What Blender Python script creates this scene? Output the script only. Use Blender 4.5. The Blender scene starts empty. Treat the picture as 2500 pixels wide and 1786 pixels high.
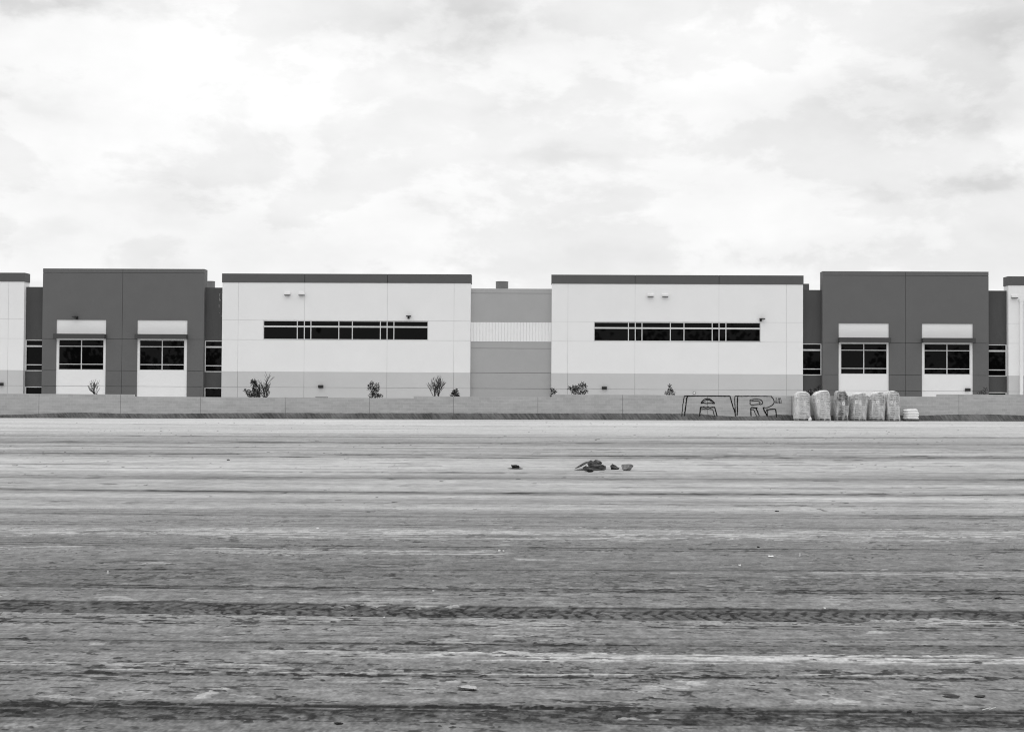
import bpy, math, random
import numpy as np
from mathutils import Vector, Matrix, noise as mnoise

random.seed(11)
S = bpy.context.scene
COL = S.collection
R = math.radians

# ------------------------------------------------------------------ camera
H = 1.55                      # eye height above the dirt
F = 3472.0                    # focal length in photo pixels (50 mm on 36 mm)
YAW, PITCH, ROLL = R(1.6), R(1.303), R(0.345)
CM = (Matrix.Rotation(YAW, 3, 'Z') @ Matrix.Rotation(math.pi / 2 + PITCH, 3, 'X') @ Matrix.Rotation(ROLL, 3, 'Z'))
cam_d = bpy.data.cameras.new('camera')
cam = bpy.data.objects.new('camera', cam_d)
COL.objects.link(cam)
cam.matrix_world = Matrix.Translation((0, 0, H)) @ CM.to_4x4()
cam_d.sensor_width = 36
cam_d.lens = 50
cam_d.clip_start = 0.1
cam_d.clip_end = 6000
cam_d.dof.use_dof = True
cam_d.dof.focus_distance = 48
cam_d.dof.aperture_fstop = 22
S.camera = cam

GK, GA = 0.0030, 0.008        # the lot falls slightly to the left
def zg(x):
    return GA + GK * x

def U(px, py, Y):             # measured point on an upright plane at distance Y -> (x, z)
    d = CM @ Vector(((px - 1250) / F, -(py - 893) / F, -1))
    t = Y / d.y
    return d.x * t, H + d.z * t

def G(px, py):                # measured point on the ground -> (x, y)
    d = CM @ Vector(((px - 1250) / F, -(py - 893) / F, -1))
    t = (GA - H) / (d.z - GK * d.x)
    return d.x * t, d.y * t

def lin(v):                   # display grey 0-255 -> linear
    c = v / 255.0
    return c / 12.92 if c <= 0.04045 else ((c + 0.055) / 1.055) ** 2.4

# ------------------------------------------------------------------ materials
def mat(name, col, rough=0.8, spec=0.3, var=0.0, scale=2.0, bump=0.0, bscale=30.0, stretch=(1, 1, 1), metal=0.0):
    m = bpy.data.materials.new(name)
    m.use_nodes = True
    nt = m.node_tree
    b = nt.nodes['Principled BSDF']
    b.inputs['Base Color'].default_value = (col, col, col, 1)
    b.inputs['Roughness'].default_value = rough
    b.inputs['Specular IOR Level'].default_value = spec
    b.inputs['Metallic'].default_value = metal
    tc = nt.nodes.new('ShaderNodeTexCoord')
    mp = nt.nodes.new('ShaderNodeMapping')
    mp.inputs['Scale'].default_value = stretch
    nt.links.new(tc.outputs['Object'], mp.inputs['Vector'])
    if var:
        n = nt.nodes.new('ShaderNodeTexNoise')
        n.inputs['Scale'].default_value = scale
        n.inputs['Detail'].default_value = 8
        n.inputs['Roughness'].default_value = 0.65
        nt.links.new(mp.outputs[0], n.inputs['Vector'])
        r = nt.nodes.new('ShaderNodeMapRange')
        r.inputs['From Min'].default_value = 0.25
        r.inputs['From Max'].default_value = 0.75
        r.inputs['To Min'].default_value = col * (1 - var)
        r.inputs['To Max'].default_value = min(0.9, col * (1 + var))
        nt.links.new(n.outputs['Fac'], r.inputs['Value'])
        nt.links.new(r.outputs[0], b.inputs['Base Color'])
    if bump:
        n2 = nt.nodes.new('ShaderNodeTexNoise')
        n2.inputs['Scale'].default_value = bscale
        n2.inputs['Detail'].default_value = 6
        nt.links.new(mp.outputs[0], n2.inputs['Vector'])
        bp = nt.nodes.new('ShaderNodeBump')
        bp.inputs['Strength'].default_value = bump
        bp.inputs['Distance'].default_value = 0.03
        nt.links.new(n2.outputs['Fac'], bp.inputs['Height'])
        nt.links.new(bp.outputs[0], b.inputs['Normal'])
    return m

M = dict(
    white=mat('white_paint', 0.835, 0.75, 0.25, 0.025, 0.35, 0.12, 14),
    band=mat('pale_grey_paint', 0.575, 0.8, 0.25, 0.03, 0.5, 0.12, 14),
    mid=mat('mid_grey_paint', 0.395, 0.8, 0.25, 0.04, 0.6, 0.12, 14),
    dark=mat('dark_grey_paint', 0.135, 0.8, 0.25, 0.05, 0.6, 0.15, 14),
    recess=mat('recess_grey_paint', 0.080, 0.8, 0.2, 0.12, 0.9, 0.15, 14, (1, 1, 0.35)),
    cap=mat('cornice_grey_paint', 0.105, 0.75, 0.25, 0.05, 0.8, 0.1, 14),
    joint_w=mat('white_joint_sealant', 0.66, 0.9, 0.1),
    joint_d=mat('dark_joint_sealant', 0.035, 0.9, 0.1),
    joint_m=mat('grey_joint_sealant', 0.15, 0.9, 0.1),
    joint_b=mat('pale_joint_sealant', 0.36, 0.9, 0.1),
    frame=mat('window_frame_paint', 0.66, 0.5, 0.4),
    canopy=mat('canopy_metal', 0.055, 0.5, 0.4, 0.04, 1.0),
    black=mat('black_metal', 0.012, 0.45, 0.4),
    lens=mat('lamp_lens', 0.10, 0.2, 0.5),
    lampwhite=mat('white_enamel', 0.86, 0.35, 0.5),
    hood=mat('hood_white_metal', 0.80, 0.55, 0.3),
    roof=mat('roof_membrane', 0.35, 0.9, 0.2, 0.1, 1.0),
    vent=mat('galvanised_vent', 0.17, 0.55, 0.4, 0.12, 2.0),
    paint=mat('graffiti_paint', 0.006, 0.6, 0.3),
    bark=mat('bark', 0.045, 0.9, 0.2, 0.3, 20),
    barkpale=mat('pale_bark', 0.075, 0.9, 0.2, 0.3, 20),
    leaf=mat('leaf', 0.030, 0.6, 0.25, 0.7, 6),
    leafpale=mat('dusty_leaf', 0.045, 0.55, 0.4, 0.5, 5),
    stake=mat('stake_wood', 0.035, 0.85, 0.2, 0.2, 10),
    paper=mat('white_paper', 0.82, 0.8, 0.2),
    print=mat('printed_ink', 0.05, 0.8, 0.2),
    wood=mat('pallet_wood', 0.12, 0.9, 0.2, 0.3, 8, 0.3, 20, (1, 1, 6)),
    litter=mat('white_scrap', 0.62, 0.7, 0.2),
    box=mat('utility_grey', 0.30, 0.7, 0.3, 0.04, 2),
    rock=mat('broken_rock', 0.07, 0.9, 0.25, 0.75, 14, 0.9, 22),
    rockpale=mat('mottled_rock', 0.21, 0.9, 0.25, 0.65, 14, 0.9, 26),
    clod=mat('wet_dirt_clod', 0.030, 0.95, 0.15, 0.5, 18, 0.9, 30),
    dryclod=mat('dry_dirt_clod', 0.36, 0.95, 0.15, 0.25, 14, 0.7, 30),
)

# dark tinted glass, slightly reflecting the sky and the far trees
def glass_mat():
    m = bpy.data.materials.new('tinted_glass')
    m.use_nodes = True
    nt = m.node_tree
    b = nt.nodes['Principled BSDF']
    b.inputs['Base Color'].default_value = (0.003, 0.003, 0.003, 1)
    b.inputs['Roughness'].default_value = 0.015
    b.inputs['IOR'].default_value = 1.33
    b.inputs['Specular IOR Level'].default_value = 0.20
    return m
M['glass'] = glass_mat()

# split-face block wall
def block_mat():
    m = bpy.data.materials.new('concrete_block')
    m.use_nodes = True
    nt = m.node_tree
    N, L = nt.nodes.new, nt.links.new
    b = nt.nodes['Principled BSDF']
    b.inputs['Roughness'].default_value = 0.9
    b.inputs['Specular IOR Level'].default_value = 0.2
    tc = N('ShaderNodeTexCoord')
    sx = N('ShaderNodeSeparateXYZ')
    L(tc.outputs['Object'], sx.inputs[0])
    cx = N('ShaderNodeCombineXYZ')
    L(sx.outputs['X'], cx.inputs['X']); L(sx.outputs['Z'], cx.inputs['Y'])
    br = N('ShaderNodeTexBrick')
    br.inputs['Scale'].default_value = 1.0
    br.inputs['Brick Width'].default_value = 0.41
    br.inputs['Row Height'].default_value = 0.205
    br.inputs['Mortar Size'].default_value = 0.008
    br.inputs['Color1'].default_value = (0.40,) * 3 + (1,)
    br.inputs['Color2'].default_value = (0.445,) * 3 + (1,)
    br.inputs['Mortar'].default_value = (0.50,) * 3 + (1,)
    L(cx.outputs[0], br.inputs['Vector'])
    n = N('ShaderNodeTexNoise')
    n.inputs['Scale'].default_value = 1.0
    n.inputs['Detail'].default_value = 9
    n.inputs['Roughness'].default_value = 0.7
    mp = N('ShaderNodeMapping')
    mp.inputs['Scale'].default_value = (0.5, 1, 3.0)
    L(tc.outputs['Object'], mp.inputs[0]); L(mp.outputs[0], n.inputs['Vector'])
    r = N('ShaderNodeMapRange')
    r.inputs['From Min'].default_value = 0.3; r.inputs['From Max'].default_value = 0.7
    r.inputs['To Min'].default_value = 0.86; r.inputs['To Max'].default_value = 1.14
    L(n.outputs['Fac'], r.inputs['Value'])
    mx = N('ShaderNodeMix'); mx.data_type = 'RGBA'; mx.blend_type = 'MULTIPLY'
    mx.inputs['Factor'].default_value = 1
    L(br.outputs['Color'], mx.inputs['A']); L(r.outputs[0], mx.inputs['B'])
    L(mx.outputs['Result'], b.inputs['Base Color'])
    n2 = N('ShaderNodeTexNoise'); n2.inputs['Scale'].default_value = 25
    bp = N('ShaderNodeBump'); bp.inputs['Strength'].default_value = 0.5; bp.inputs['Distance'].default_value = 0.03
    L(tc.outputs['Object'], n2.inputs['Vector'])
    L(n2.outputs['Fac'], bp.inputs['Height']); L(bp.outputs[0], b.inputs['Normal'])
    return m
M['block'] = block_mat()

# dark dirt-stained coating along the foot of the wall, with slanting brush marks
def coat_mat():
    m = bpy.data.materials.new('wall_foot_coating')
    m.use_nodes = True
    nt = m.node_tree
    N, L = nt.nodes.new, nt.links.new
    b = nt.nodes['Principled BSDF']
    b.inputs['Roughness'].default_value = 0.9
    b.inputs['Specular IOR Level'].default_value = 0.2
    tc = N('ShaderNodeTexCoord')
    mp = N('ShaderNodeMapping'); mp.inputs['Rotation'].default_value = (0, R(38), 0)
    mq = N('ShaderNodeMapping'); mq.inputs['Scale'].default_value = (7.5, 1, 1.6)
    L(tc.outputs['Object'], mp.inputs[0]); L(mp.outputs[0], mq.inputs[0])
    n = N('ShaderNodeTexNoise'); n.inputs['Scale'].default_value = 1.0
    n.inputs['Detail'].default_value = 3; n.inputs['Roughness'].default_value = 0.55
    L(mq.outputs[0], n.inputs['Vector'])
    n2 = N('ShaderNodeTexNoise'); n2.inputs['Scale'].default_value = 0.6; n2.inputs['Detail'].default_value = 6
    L(tc.outputs['Object'], n2.inputs['Vector'])
    ad = N('ShaderNodeMath'); ad.operation = 'MULTIPLY_ADD'
    L(n.outputs['Fac'], ad.inputs[0]); ad.inputs[1].default_value = 1.0
    ad.inputs[2].default_value = -0.5
    ad2 = N('ShaderNodeMath'); ad2.operation = 'ADD'
    L(ad.outputs[0], ad2.inputs[0]); L(n2.outputs['Fac'], ad2.inputs[1])
    cr = N('ShaderNodeMapRange')
    cr.inputs['From Min'].default_value = 0.28; cr.inputs['From Max'].default_value = 0.72
    cr.inputs['To Min'].default_value = 0.085; cr.inputs['To Max'].default_value = 0.235
    L(ad2.outputs[0], cr.inputs['Value'])
    L(cr.outputs[0], b.inputs['Base Color'])
    bp = N('ShaderNodeBump'); bp.inputs['Strength'].default_value = 0.7; bp.inputs['Distance'].default_value = 0.05
    L(n.outputs['Fac'], bp.inputs['Height']); L(bp.outputs[0], b.inputs['Normal'])
    return m
M['coat'] = coat_mat()

def bag_mat(name, lo, hi):
    m = bpy.data.materials.new(name)
    m.use_nodes = True
    nt = m.node_tree
    N, L = nt.nodes.new, nt.links.new
    b = nt.nodes['Principled BSDF']
    b.inputs['Roughness'].default_value = 0.7
    tc = N('ShaderNodeTexCoord'); mp = N('ShaderNodeMapping')
    mp.inputs['Scale'].default_value = (1.8, 1.8, 5.5)
    L(tc.outputs['Object'], mp.inputs[0])
    n = N('ShaderNodeTexNoise'); n.inputs['Scale'].default_value = 1.0; n.inputs['Detail'].default_value = 7
    n.inputs['Roughness'].default_value = 0.7
    L(mp.outputs[0], n.inputs['Vector'])
    cr = N('ShaderNodeMapRange')
    cr.inputs['From Min'].default_value = 0.38; cr.inputs['From Max'].default_value = 0.62
    cr.inputs['To Min'].default_value = lo; cr.inputs['To Max'].default_value = hi
    L(n.outputs['Fac'], cr.inputs['Value']); L(cr.outputs[0], b.inputs['Base Color'])
    bp = N('ShaderNodeBump'); bp.inputs['Strength'].default_value = 0.3; bp.inputs['Distance'].default_value = 0.03
    L(n.outputs['Fac'], bp.inputs['Height']); L(bp.outputs[0], b.inputs['Normal'])
    return m
M['bag'] = bag_mat('filled_bag', 0.34, 0.74)
M['bagpale'] = bag_mat('pale_filled_bag', 0.50, 0.78)
M['bagdark'] = bag_mat('dirty_filled_bag', 0.03, 0.46)
M['bagwhite'] = bag_mat('white_filled_bag', 0.72, 0.88)

def wrap_mat(name, alpha):
    m = bpy.data.materials.new(name)
    m.use_nodes = True
    nt = m.node_tree
    N, L = nt.nodes.new, nt.links.new
    out = nt.nodes['Material Output']
    b = nt.nodes['Principled BSDF']
    b.inputs['Base Color'].default_value = (0.82, 0.82, 0.82, 1)
    b.inputs['Roughness'].default_value = 0.28
    b.inputs['Specular IOR Level'].default_value = 0.5
    tc = N('ShaderNodeTexCoord'); mp = N('ShaderNodeMapping')
    mp.inputs['Scale'].default_value = (3.2, 3.2, 1.2)
    L(tc.outputs['Object'], mp.inputs[0])
    n = N('ShaderNodeTexNoise'); n.inputs['Scale'].default_value = 1.0; n.inputs['Detail'].default_value = 6
    L(mp.outputs[0], n.inputs['Vector'])
    bp = N('ShaderNodeBump'); bp.inputs['Strength'].default_value = 0.35; bp.inputs['Distance'].default_value = 0.04
    L(n.outputs['Fac'], bp.inputs['Height']); L(bp.outputs[0], b.inputs['Normal'])
    cr = N('ShaderNodeMapRange')
    cr.inputs['From Min'].default_value = 0.46; cr.inputs['From Max'].default_value = 0.66
    cr.inputs['To Min'].default_value = max(0, alpha - 0.10); cr.inputs['To Max'].default_value = alpha + 0.50
    L(n.outputs['Fac'], cr.inputs['Value'])
    lw = N('ShaderNodeLayerWeight'); lw.inputs['Blend'].default_value = 0.35      # film looks milkier where it is seen edge-on
    ed = N('ShaderNodeMath'); ed.operation = 'MULTIPLY_ADD'; ed.use_clamp = True
    L(lw.outputs['Facing'], ed.inputs[0]); ed.inputs[1].default_value = 0.62; L(cr.outputs[0], ed.inputs[2])
    t = N('ShaderNodeBsdfTransparent')
    mx = N('ShaderNodeMixShader')
    L(ed.outputs[0], mx.inputs[0]); L(t.outputs[0], mx.inputs[1]); L(b.outputs[0], mx.inputs[2])
    L(mx.outputs[0], out.inputs['Surface'])
    return m
M['wrap'] = wrap_mat('plastic_wrap', 0.13)
M['wrapthin'] = wrap_mat('thin_plastic_wrap', 0.05)

# ------------------------------------------------------------------ mesh builder
class MB:
    def __init__(s):
        s.v = []; s.f = []
    def quad(s, *p):
        n = len(s.v); s.v += [tuple(q) for q in p]; s.f.append(tuple(range(n, n + len(p)))); return s
    def box(s, x0, x1, y0, y1, z0, z1):
        n = len(s.v)
        s.v += [(x0, y0, z0), (x1, y0, z0), (x1, y1, z0), (x0, y1, z0), (x0, y0, z1), (x1, y0, z1), (x1, y1, z1), (x0, y1, z1)]
        for q in ((0, 3, 2, 1), (4, 5, 6, 7), (0, 1, 5, 4), (1, 2, 6, 5), (2, 3, 7, 6), (3, 0, 4, 7)):
            s.f.append(tuple(n + i for i in q))
        return s
    def prism(s, pts, y0, y1):            # outline in x,z pushed through y
        n = len(s.v); k = len(pts)
        s.v += [(x, y0, z) for x, z in pts] + [(x, y1, z) for x, z in pts]
        s.f.append(tuple(n + i for i in range(k)))
        s.f.append(tuple(n + k + i for i in reversed(range(k))))
        for i in range(k):
            j = (i + 1) % k
            s.f.append((n + i, n + k + i, n + k + j, n + j))
        return s
    def prism_x(s, pts, x0, x1):          # outline in y,z pushed through x
        n = len(s.v); k = len(pts)
        s.v += [(x0, y, z) for y, z in pts] + [(x1, y, z) for y, z in pts]
        s.f.append(tuple(n + i for i in range(k)))
        s.f.append(tuple(n + k + i for i in reversed(range(k))))
        for i in range(k):
            j = (i + 1) % k
            s.f.append((n + i, n + k + i, n + k + j, n + j))
        return s
    def tube(s, p, q, r0, r1, n=6, cap=True):
        p, q = Vector(p), Vector(q)
        d = (q - p).normalized()
        a = d.orthogonal().normalized(); b = d.cross(a)
        k = len(s.v)
        for c, r in ((p, r0), (q, r1)):
            for i in range(n):
                t = 2 * math.pi * i / n
                s.v.append(tuple(c + (a * math.cos(t) + b * math.sin(t)) * r))
        for i in range(n):
            j = (i + 1) % n
            s.f.append((k + i, k + j, k + n + j, k + n + i))
        if cap:
            s.f.append(tuple(k + i for i in reversed(range(n)))); s.f.append(tuple(k + n + i for i in range(n)))
        return s
    def rings(s, rings, cap=True):
        k = len(s.v); n = len(rings[0])
        for r in rings: s.v += [tuple(p) for p in r]
        for a in range(len(rings) - 1):
            for i in range(n):
                j = (i + 1) % n
                s.f.append((k + a * n + i, k + a * n + j, k + (a + 1) * n + j, k + (a + 1) * n + i))
        if cap:
            s.f.append(tuple(k + i for i in reversed(range(n))))
            s.f.append(tuple(k + (len(rings) - 1) * n + i for i in range(n)))
        return s
    def build(s, name, m, parent=None, base=None, smooth=False):
        """one mesh object; vertices are given in world space and stored relative to the thing's base"""
        me = bpy.data.meshes.new(name)
        if base is None:
            base = WB.get(parent.name, (0, 0, 0)) if parent else (0, 0, 0)
        me.from_pydata([(x - base[0], y - base[1], z - base[2]) for x, y, z in s.v], [], s.f)
        me.materials.append(M[m] if isinstance(m, str) else m)
        if smooth: me.polygons.foreach_set('use_smooth', [True] * len(me.polygons))
        me.update()
        o = bpy.data.objects.new(name, me)
        COL.objects.link(o)
        WB[o.name] = tuple(base)
        if parent: o.parent = parent
        else: o.location = base
        return o
WB = {}

def tag(o, label=None, cat=None, group=None, kind=None):
    if label: o['label'] = label
    if cat: o['category'] = cat
    if group: o['group'] = group
    if kind: o['kind'] = kind
    return o

def thing(name, loc, label, cat, group=None):
    o = bpy.data.objects.new(name, None)
    o.empty_display_size = 0.3
    COL.objects.link(o)
    o.location = loc
    WB[o.name] = tuple(loc)
    return tag(o, label, cat, group)

def dup(root, loc, label):
    r = root.copy(); COL.objects.link(r); r.location = loc; r['label'] = label
    for ch in list(root.children):
        c = ch.copy(); COL.objects.link(c); c.parent = r
        for g in list(ch.children):
            d = g.copy(); COL.objects.link(d); d.parent = c
    return r

# ------------------------------------------------------------------ noise
def _h(ix, iy, seed):
    h = ix * np.uint32(374761393) + iy * np.uint32(668265263) + np.uint32((seed * 1442695041) & 0xFFFFFFFF)
    h = (h ^ (h >> np.uint32(13))) * np.uint32(1274126177)
    h = (h ^ (h >> np.uint32(16))) * np.uint32(2246822519)
    return ((h ^ (h >> np.uint32(15))) & np.uint32(0xFFFFFF)).astype(np.float32) * np.float32(1 / 0xFFFFFF)

def vn(x, y, seed=0):         # smooth value noise, -1..1
    x = np.asarray(x, np.float32); y = np.asarray(y, np.float32)
    x, y = np.broadcast_arrays(x, y)
    fx0 = np.floor(x); fy0 = np.floor(y)
    fx = x - fx0; fy = y - fy0
    ix = fx0.astype(np.int32).astype(np.uint32); iy = fy0.astype(np.int32).astype(np.uint32)
    fx = fx * fx * (3 - 2 * fx); fy = fy * fy * (3 - 2 * fy)
    o = np.uint32(1)
    a = _h(ix, iy, seed); b = _h(ix + o, iy, seed); c = _h(ix, iy + o, seed); d = _h(ix + o, iy + o, seed)
    a += (b - a) * fx; c += (d - c) * fx
    return (a + (c - a) * fy) * 2 - 1

# ------------------------------------------------------------------ the dirt lot
YW = 104.0                    # boundary wall, metres from the eye

def build_lot():
    # mesh rows get coarser with distance; every feature below is a function of ground x, y in metres
    v = np.concatenate([np.geomspace(3600, 890, 40), np.linspace(880, 420, 520), np.linspace(419.2, 60, 300), np.linspace(59, 49.5, 20)])
    d = H * F / v
    d[-1] = YW + 1.0
    t = np.linspace(-0.50, 0.46, 1350)
    Y, T = np.meshgrid(d.astype(np.float32), t.astype(np.float32), indexing='ij')
    X = Y * T
    # wide flanks of the lot, coarser away from the middle
    e = np.cumsum(.02 * 1.075 ** np.arange(74)).astype(np.float32)
    X = np.concatenate([X[:, :1] - e[::-1][None, :], X, X[:, -1:] + e[None, :]], axis=1)
    Y = np.repeat(d.astype(np.float32)[:, None], X.shape[1], 1)
    DY = np.repeat(np.gradient(d)[:, None], X.shape[1], 1).astype(np.float32); DX = np.gradient(X, axis=1).astype(np.float32)

    def sm(x):
        x = np.clip(x, 0, 1); return x * x * (3 - 2 * x)

    ALL = slice(None)
    def fb(ratio, wls, gain, seed, r=ALL, skew=0.0):
        a = 0; amp = 1.0; tot = 0
        x, y, dx, dy = X[r], Y[r], DX[r], DY[r]
        if skew: x = x + skew * y
        for i, w in enumerate(wls):
            l = np.clip(w / (2.0 * dy) - 0.35, 0, 1) * np.clip(w * ratio / (2.0 * dx) - 0.35, 0, 1)
            k = np.nonzero(l.max(axis=1) > 0)[0]
            if len(k):
                kk = slice(k[0], k[-1] + 1)
                q = np.zeros_like(x); q[kk] = amp * l[kk] * vn(x[kk] / (w * ratio) + 7.3 * i, y[kk] / w + 3.1 * i, seed + i)
                a = a + q
            tot += amp; amp *= gain
        return a / math.sqrt(tot) + np.zeros_like(x)

    # soil tone by distance: dirt bands, with far sheen and near vignetting painted in
    prof = [(1020, 182), (1040, 188), (1055, 178), (1066, 162), (1078, 152), (1090, 170), (1105, 165), (1116, 162), (1125, 180), (1140, 182),
            (1155, 170), (1166, 150), (1178, 168), (1192, 174), (1203, 152), (1212, 172), (1224, 152), (1240, 168), (1252, 130), (1268, 136),
            (1285, 126), (1297, 146), (1312, 129), (1330, 124), (1345, 128), (1360, 121), (1400, 117), (1430, 117), (1455, 125), (1470, 128),
            (1490, 122), (1508, 138), (1525, 132), (1545, 128), (1565, 120), (1580, 116), (1600, 128), (1620, 122), (1640, 124), (1665, 133),
            (1690, 132), (1715, 128), (1728, 112), (1750, 106), (1775, 118), (1900, 122)]
    py = np.array([p[0] for p in prof], float)
    pd = np.log(H * F / (py - 972.0)); pt = np.array([p[1] for p in prof], float)
    warp = 0.010 * vn(X / 9.0, Y / 2.0, 91) + 0.007 * vn(X / 2.5, Y / 0.8, 92)
    tone = np.interp(-(np.log(Y) + warp), -pd, pt).astype(np.float32)
    streak = fb(10, [9, 4.5, 2.2, 1.1, .55, .27, .13, .065], 1.12, 10)
    streak2 = fb(3, [6, 3, 1.5, .8, .4, .2, .1, .05], 1.1, 40)
    near = sm((26 - Y) / 12)
    tone = tone + (15 - 10 * near) * streak + (12 - 6 * near) * streak2
    Z = 0.004 * fb(6, [.8, .4, .2, .1], 0.8, 60) + 0.0025 * streak2

    # torn pale crust and dark dashes of disturbed soil, gathered in bands
    bandn = vn(X / 30, Y / 0.9, 70) + 0.6 * vn(X / 9, Y / 0.35, 71)
    big = fb(2.6, [.5, .25, .12, .06], 0.9, 88)
    pale = sm((bandn * 0.35 + big * 0.9 + vn(X / 5, Y / .5, 72) * .5 - 0.95) / 0.25) * (0.35 + 0.65 * near)
    pale = pale * (0.6 + 0.4 * vn(X / .12, Y / .05, 73))
    fl = fb(1.6, [.32, .16, .08, .04], .9, 140) + .5 * vn(X / 2.2, Y / .35, 145)
    pale = np.maximum(pale, sm((fl - .88) / .07) * near * .9)
    tone = tone + pale * 34
    Z = Z + 0.005 * pale
    rough = sm((-bandn + 0.1) / 0.9)
    patch = vn(X / .45, Y / .22, 110) + .5 * vn(X / .17, Y / .10, 111)
    xs = X + .7 * Y
    c1 = sm((0.13 - np.abs(vn(xs / .17 + .6 * vn(X / .2, Y / .1, 112), Y / .13, 113))) / .07) * sm((patch - .15 + .3 * rough) / .3)
    c2 = sm((vn(xs / .075, Y / .05, 114) + .7 * vn(X / .035, Y / .035, 115) - .80 + .28 * rough) / .18) * sm((patch + .25 * rough) / .3)
    lodn = sm((24 - Y) / 12)
    fardash = sm((fb(2.2, [1.4, .7, .35, .18], 1.0, 120) - .80 + .30 * rough) / .18) * (1 - lodn)
    speck = sm((vn(X / .13, Y / .32, 130) + .4 * vn(X / .06, Y / .2, 131) - .96) / .12) * sm((vn(X / 4, Y / 3, 132) + .4) / .5) * (1 - lodn)
    fardash = np.maximum(fardash * .45 * rough, speck * .9)
    c3 = sm((vn(xs / .11, Y / .045, 150) + .6 * vn(xs / .045, Y / .03, 151) - .84 + .25 * rough) / .10) * sm((vn(X / .6, Y / .25, 152) + .5 * rough + .1) / .3)
    c4 = sm((vn(xs / .30, Y / .035, 153) + .5 * vn(xs / .08, Y / .03, 154) - .88 + .25 * rough) / .10) * sm((vn(X / .9, Y / .3, 155) + .5 * rough) / .3)
    crisp = np.maximum(c3, c4) * sm((15 - Y) / 5)
    dk = np.maximum(np.maximum(c1 * .7, c2 * .9) * lodn, fardash)

    def span(pts, hw, k):
        ys = [G(*p)[1] for p in pts]
        a, b = min(ys) - k * hw, max(ys) + k * hw
        m = (max(ys) - min(ys)) * .9
        idx = np.nonzero((d > a - m) & (d < b + m))[0]
        return slice(int(idx[0]), int(idx[-1]) + 1)

    def line(pts, hw, seed, r, wob=0.5):
        """signed distance (in half widths) from a long wheel mark through measured points"""
        g = [G(*p) for p in pts]
        c = np.polyfit([q[0] for q in g], [q[1] for q in g], min(2, len(g) - 1))
        # beyond the seen stretch the mark carries on straight
        xm = min(q[0] for q in g) * 1.3; xM = max(q[0] for q in g) * 1.3
        x = X[r]; xc = np.clip(x, xm, xM)
        yc = np.polyval(c, xc) + np.polyval(np.polyder(c), xc) * (x - xc)
        s = (Y[r] - yc) / hw
        return (s + wob * vn(x / 0.5, 0 * x, seed) * 0.5 + wob * 0.4 * vn(x / 0.13, 0 * x, seed + 1)).astype(np.float32)

    rd = np.zeros_like(tone)  # shade on the ruts' far walls, painted into the soil tone
    def rut(pts, hw, depth, dark, seed, rim=0.3):
        r = span(pts, hw, 8); x, y = X[r], Y[r]
        s = line(pts, hw, seed, r)
        a, b = max(.10, hw * 2.2), max(.035, hw * .55)
        gap = 0.80 + 0.20 * np.clip(vn(x / 1.3, 0 * x, seed + 5) * 1.6 + .6, -0.2, 1)
        gap = gap * (.78 + .22 * vn(x / (a * 1.5), y / b, seed + 6))
        w = np.exp(-s * s) * gap
        Z[r] += depth * .22 * (np.exp(-(s - 1.8) ** 2) - w)
        fine = sm((vn(x / a, y / b, seed + 7) + .7 * vn(x / (a * .45), y / (b * .6), seed + 9) - .2) / .3)
        cr2 = np.exp(-(s * .42) ** 2) * fine * sm((vn(x / (a * 7), y / (b * 7), seed + 8) + .15) / .5)
        rd[r] += dark * (1.35 * w + 1.05 * cr2)
        Z[r] += depth * .3 * cr2

    rut([(0, 1714), (1250, 1729), (2500, 1740)], 0.034, 0.035, 92, 200)
    rut([(0, 1640), (1250, 1652), (2500, 1657)], 0.028, 0.022, 52, 210)
    rut([(0, 1559), (1250, 1573), (2500, 1578)], 0.026, 0.016, 46, 220)
    rut([(0, 1517), (1250, 1528), (2500, 1540)], 0.020, 0.014, 42, 230)
    rut([(0, 1511), (1250, 1523), (2500, 1534)], 0.020, 0.010, 26, 235)
    rut([(0, 1424), (1250, 1438), (2500, 1443)], 0.030, 0.020, 58, 240)
    rut([(0, 1429), (1250, 1443), (2500, 1449)], 0.030, 0.016, 50, 250)
    rut([(0, 1388), (1250, 1391), (2500, 1393)], 0.034, 0.012, 34, 255)
    rut([(0, 1322), (1250, 1336), (2500, 1342)], 0.045, 0.022, 46, 260)
    rut([(0, 1327), (1250, 1341), (2500, 1347)], 0.040, 0.014, 34, 265)
    rut([(0, 1193), (1250, 1204), (2500, 1208)], 0.22, 0.035, 40, 270)
    rut([(0, 1165), (1250, 1168), (2500, 1172)], 0.30, 0.02, 26, 275)
    rut([(0, 1105), (1250, 1112), (2500, 1114)], 0.28, 0.02, 52, 280)
    rut([(0, 1112), (1250, 1117), (2500, 1118)], 0.22, 0.02, 42, 285)
    rut([(0, 1063), (1250, 1067), (2500, 1069)], 0.55, 0.0, 40, 290)
    rut([(0, 1078), (1250, 1080), (2500, 1083)], 0.7, 0.0, 26, 295)
    rut([(0, 1250), (1250, 1262), (2500, 1264)], 0.12, 0.0, 26, 296)
    rr0 = random.Random(42)
    for k in range(46):       # many faint scraper lines, nearly parallel
        yy = rr0.choice((rr0.uniform(1032, 1130), rr0.uniform(1090, 1300), rr0.uniform(1300, 1700)))
        dd = H * F / (yy - 972)
        rut([(0, yy - (yy - 972) * .012 - 6 - rr0.uniform(0, 4)), (1250, yy), (2500, yy + 4 + (yy - 972) * .008 + rr0.uniform(-2, 3))],
            max(.010, dd * dd / (H * F) * rr0.uniform(.5, 1.0)), 0.004, rr0.uniform(8, 26), 600 + k * 11)

    # lugged tyre track across the middle distance
    brk0 = fb(1.1, [.2, .1, .05, .028], 1.0, 980)
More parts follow.
